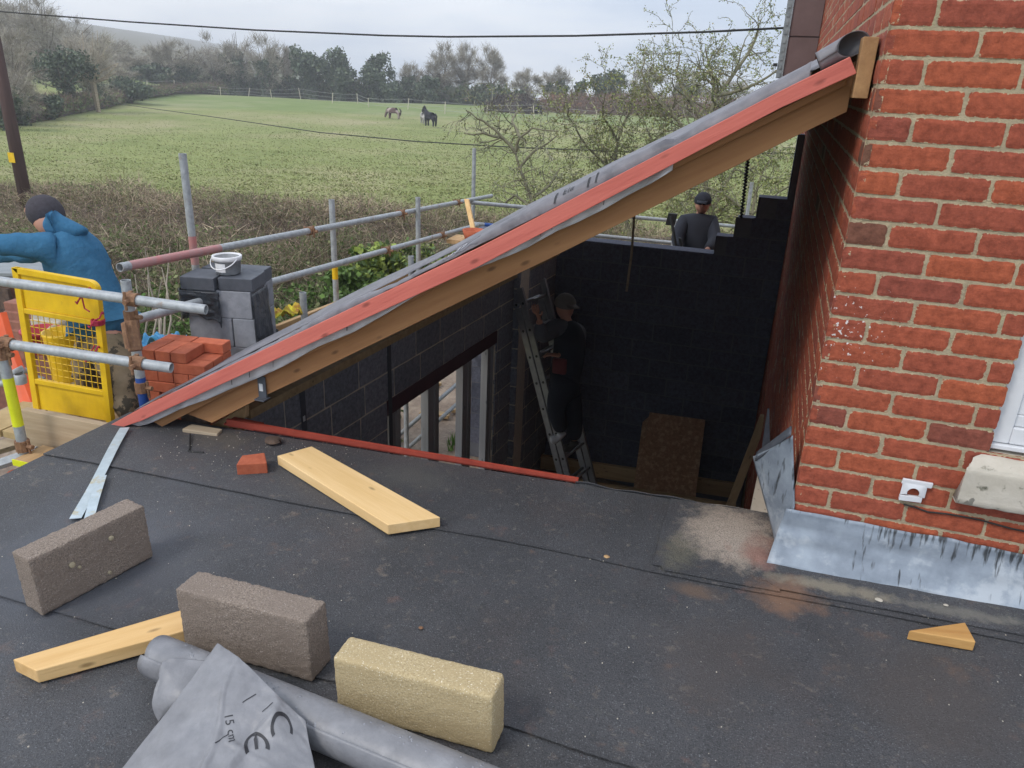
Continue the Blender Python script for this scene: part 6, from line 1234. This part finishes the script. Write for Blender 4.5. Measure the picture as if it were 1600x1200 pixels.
# fences
def fence(name,label,posts,h,wires=2,lean=.06,r=.06):
    P=[onz(px,py,GZ) for px,py in posts]; P=[np.array([p[0],p[1],tz(p[0],p[1])]) for p in P]; root=thing(name,P[0],label,'fence'); top=[]
    proto=None
    for p in P:
        l=np.array([random.gauss(0,lean),random.gauss(0,lean),1]); q=p+_n(l)*h*random.uniform(.8,1.15); mb=MB(); mb.tube([p-np.array([0,0,.2]),q],r,6); mb.build('post',m_post,root); top.append((p,q))
    for w_ in range(wires):
        f=(.92,.55,.25)[w_]; mb=MB()
        pts=[]
        for (a,b),(c,d_) in zip(top[:-1],top[1:]):
            s0=a+(b-a)*f; s1=c+(d_-c)*f; pts+= [s0,(s0+s1)/2-np.array([0,0,.05])]
        pts.append(top[-1][0]+(top[-1][1]-top[-1][0])*f); mb.tube(pts,.014,4,cap=False); mb.build('wire',m_wire,root)
fence('field_fence','rope fence with leaning posts along the left edge of the field',[(-60,205),(15,192),(85,180),(172,160),(231,151),(275,147),(308,146)],1.25,wires=2,lean=.13,r=.05)
fence('paddock_fence','near fence of pale posts on the bank across the field',[(308,146),(345,149),(388,150),(425,154),(470,155),(519,162),(559,162),(576,167),(637,170),(695,178),(760,182),(835,186),(930,194)],1.3,wires=3,lean=.12,r=.045)
fence('paddock_fence','far fence of pale posts along the foot of the tree row',[(352,142.5),(410,143),(452,143),(497,144),(545,145),(600,146),(650,147),(690,148),(745,150),(795,153),(870,158),(910,160),(985,165),(1060,168)],1.35,wires=2,lean=.12,r=.05)
# ponies
def pony(label,px,py,yaw,H,colr,graze,patches=None,mane=(.02,.02,.022)):
    b=onz(px,py,GZ); root=thing('pony',b,label,'pony'); c,s=math.cos(yaw),math.sin(yaw)
    def w(x,y,z): return b+np.array([x*c-y*s,x*s+y*c,z])*H
    hd=[w(.62,0,1.02),w(.80,0,1.22),w(.98,0,1.12),w(1.10,0,.98)] if not graze else [w(.62,0,.80),w(.82,0,.55),w(.95,0,.28),w(1.0,0,.10)]
    V=[w(0,0,.74),w(.42,0,.76),w(-.40,0,.80)]+hd+[w(.45,.13,.60),w(.45,.13,.32),w(.45,.13,.03),w(.45,-.13,.60),w(.50,-.13,.32),w(.50,-.13,.03),w(-.45,.13,.58),w(-.54,.13,.33),w(-.50,.13,.03),w(-.45,-.13,.58),w(-.50,-.13,.33),w(-.44,-.13,.03)]
    E=[(0,1),(0,2),(1,3),(3,4),(4,5),(5,6),(1,7),(7,8),(8,9),(1,10),(10,11),(11,12),(2,13),(13,14),(14,15),(2,16),(16,17),(17,18)]
    R_=[.26,.25,.26,.16,.13,.11,.07]+[.12,.065,.06]*2+[.15,.075,.06]*2
    m=mat('pony_coat',colr,tuple(x*.6 for x in colr),scale=1.5,rough=.9,c3=patches,s3=1.6,t3=(.48,.56)) if patches else mat('pony_coat',colr,rough=.9)
    skin('body',V,E,[r*H for r in R_],m,root)
    mb=MB(); mm=mat('pony_mane',mane,rough=.95); mb.tube([hd[0]+np.array([0,0,.17*H]),hd[1]+np.array([0,0,.15*H]),hd[2]+np.array([0,0,.10*H])],[.06*H,.09*H,.06*H],7); mb.tube([w(-.60,0,.95),w(-.74,0,.75),w(-.70,0,.35)],[.05*H,.075*H,.03*H],7); mb.build('mane',mm,root,smooth=True)
    mb=MB()
    for sd in(-1,1): e=hd[2]+np.array([0,0,.10*H])+np.array([-s,c,0])*sd*.05*H; mb.tube([e,e+np.array([0,0,.09*H])],[.03*H,.006*H],5)
    mb.build('ear',m,root)
pony('brown and grey shaggy pony grazing with its head down to the left',616,186,math.pi-.1,1.0,(.16,.10,.09),True,(.38,.31,.28),(.05,.035,.03))
pony('black shaggy pony with pale feet walking across the field',673,198,2.6,1.12,(.018,.018,.024),False)
pony('white and grey pony partly hidden behind the black pony',662,194,2.2,1.0,(.52,.50,.46),True,(.3,.28,.26),(.4,.38,.34))
# pole and cables
a=D(0,112,18); b0=D(37,296,18); pl_=thing('wooden_pole',(b0[0],b0[1],GZ),'dark wooden cable pole with a small yellow plate at the left edge','pole')
mb=MB(); mb.tube([(b0[0],b0[1],GZ),(b0[0],b0[1],1.6)],[.15,.12],14); mb.build('shaft',m_pole,pl_,smooth=True)
pp_=D(20,240,17.8); mb=MB(); mb.box(b0[0]-.085,b0[0]+.095,b0[1]-.165,b0[1]-.155,pp_[2]-.17,pp_[2]+.05); mb.build('plate',m_yel,pl_)
def cable(label,P,r): mb=MB(); mb.tube([D(*p) for p in P],r,6); tag(mb.build('overhead_cable',m_cable,smooth=True),label,'cable')
cable('thick overhead cable sagging across the sky to the house',[(-60,12,15),(0,18,14.6),(200,34,13.5),(400,47,12.4),(600,55.5,11.5),(700,57.5,11),(900,56,10.2),(1100,50,9.6),(1238,43,9.0)],.014)
cable('thin lower cable crossing in front of the pony field',[(175,160,60),(190,163,48),(350,185,34),(500,207,26),(650,221,21),(800,230,18),(1000,238,15.5),(1242,240,13.5)],.016)
mb=MB(); mb.box(-720,520,-75,920,GZ-46,75); m_hz=bpy.data.materials.new('haze_air'); m_hz.use_nodes=True; nt=m_hz.node_tree; nt.nodes.clear(); pv=N(nt,'ShaderNodeVolumePrincipled'); pv.inputs['Color'].default_value=(.97,.985,1,1); pv.inputs['Density'].default_value=.0015; pv.inputs['Anisotropy'].default_value=.2; om=N(nt,'ShaderNodeOutputMaterial'); LK(nt,pv.outputs[0],om.inputs['Volume'])
tag(mb.build('haze',m_hz,keep=True),kind='stuff')
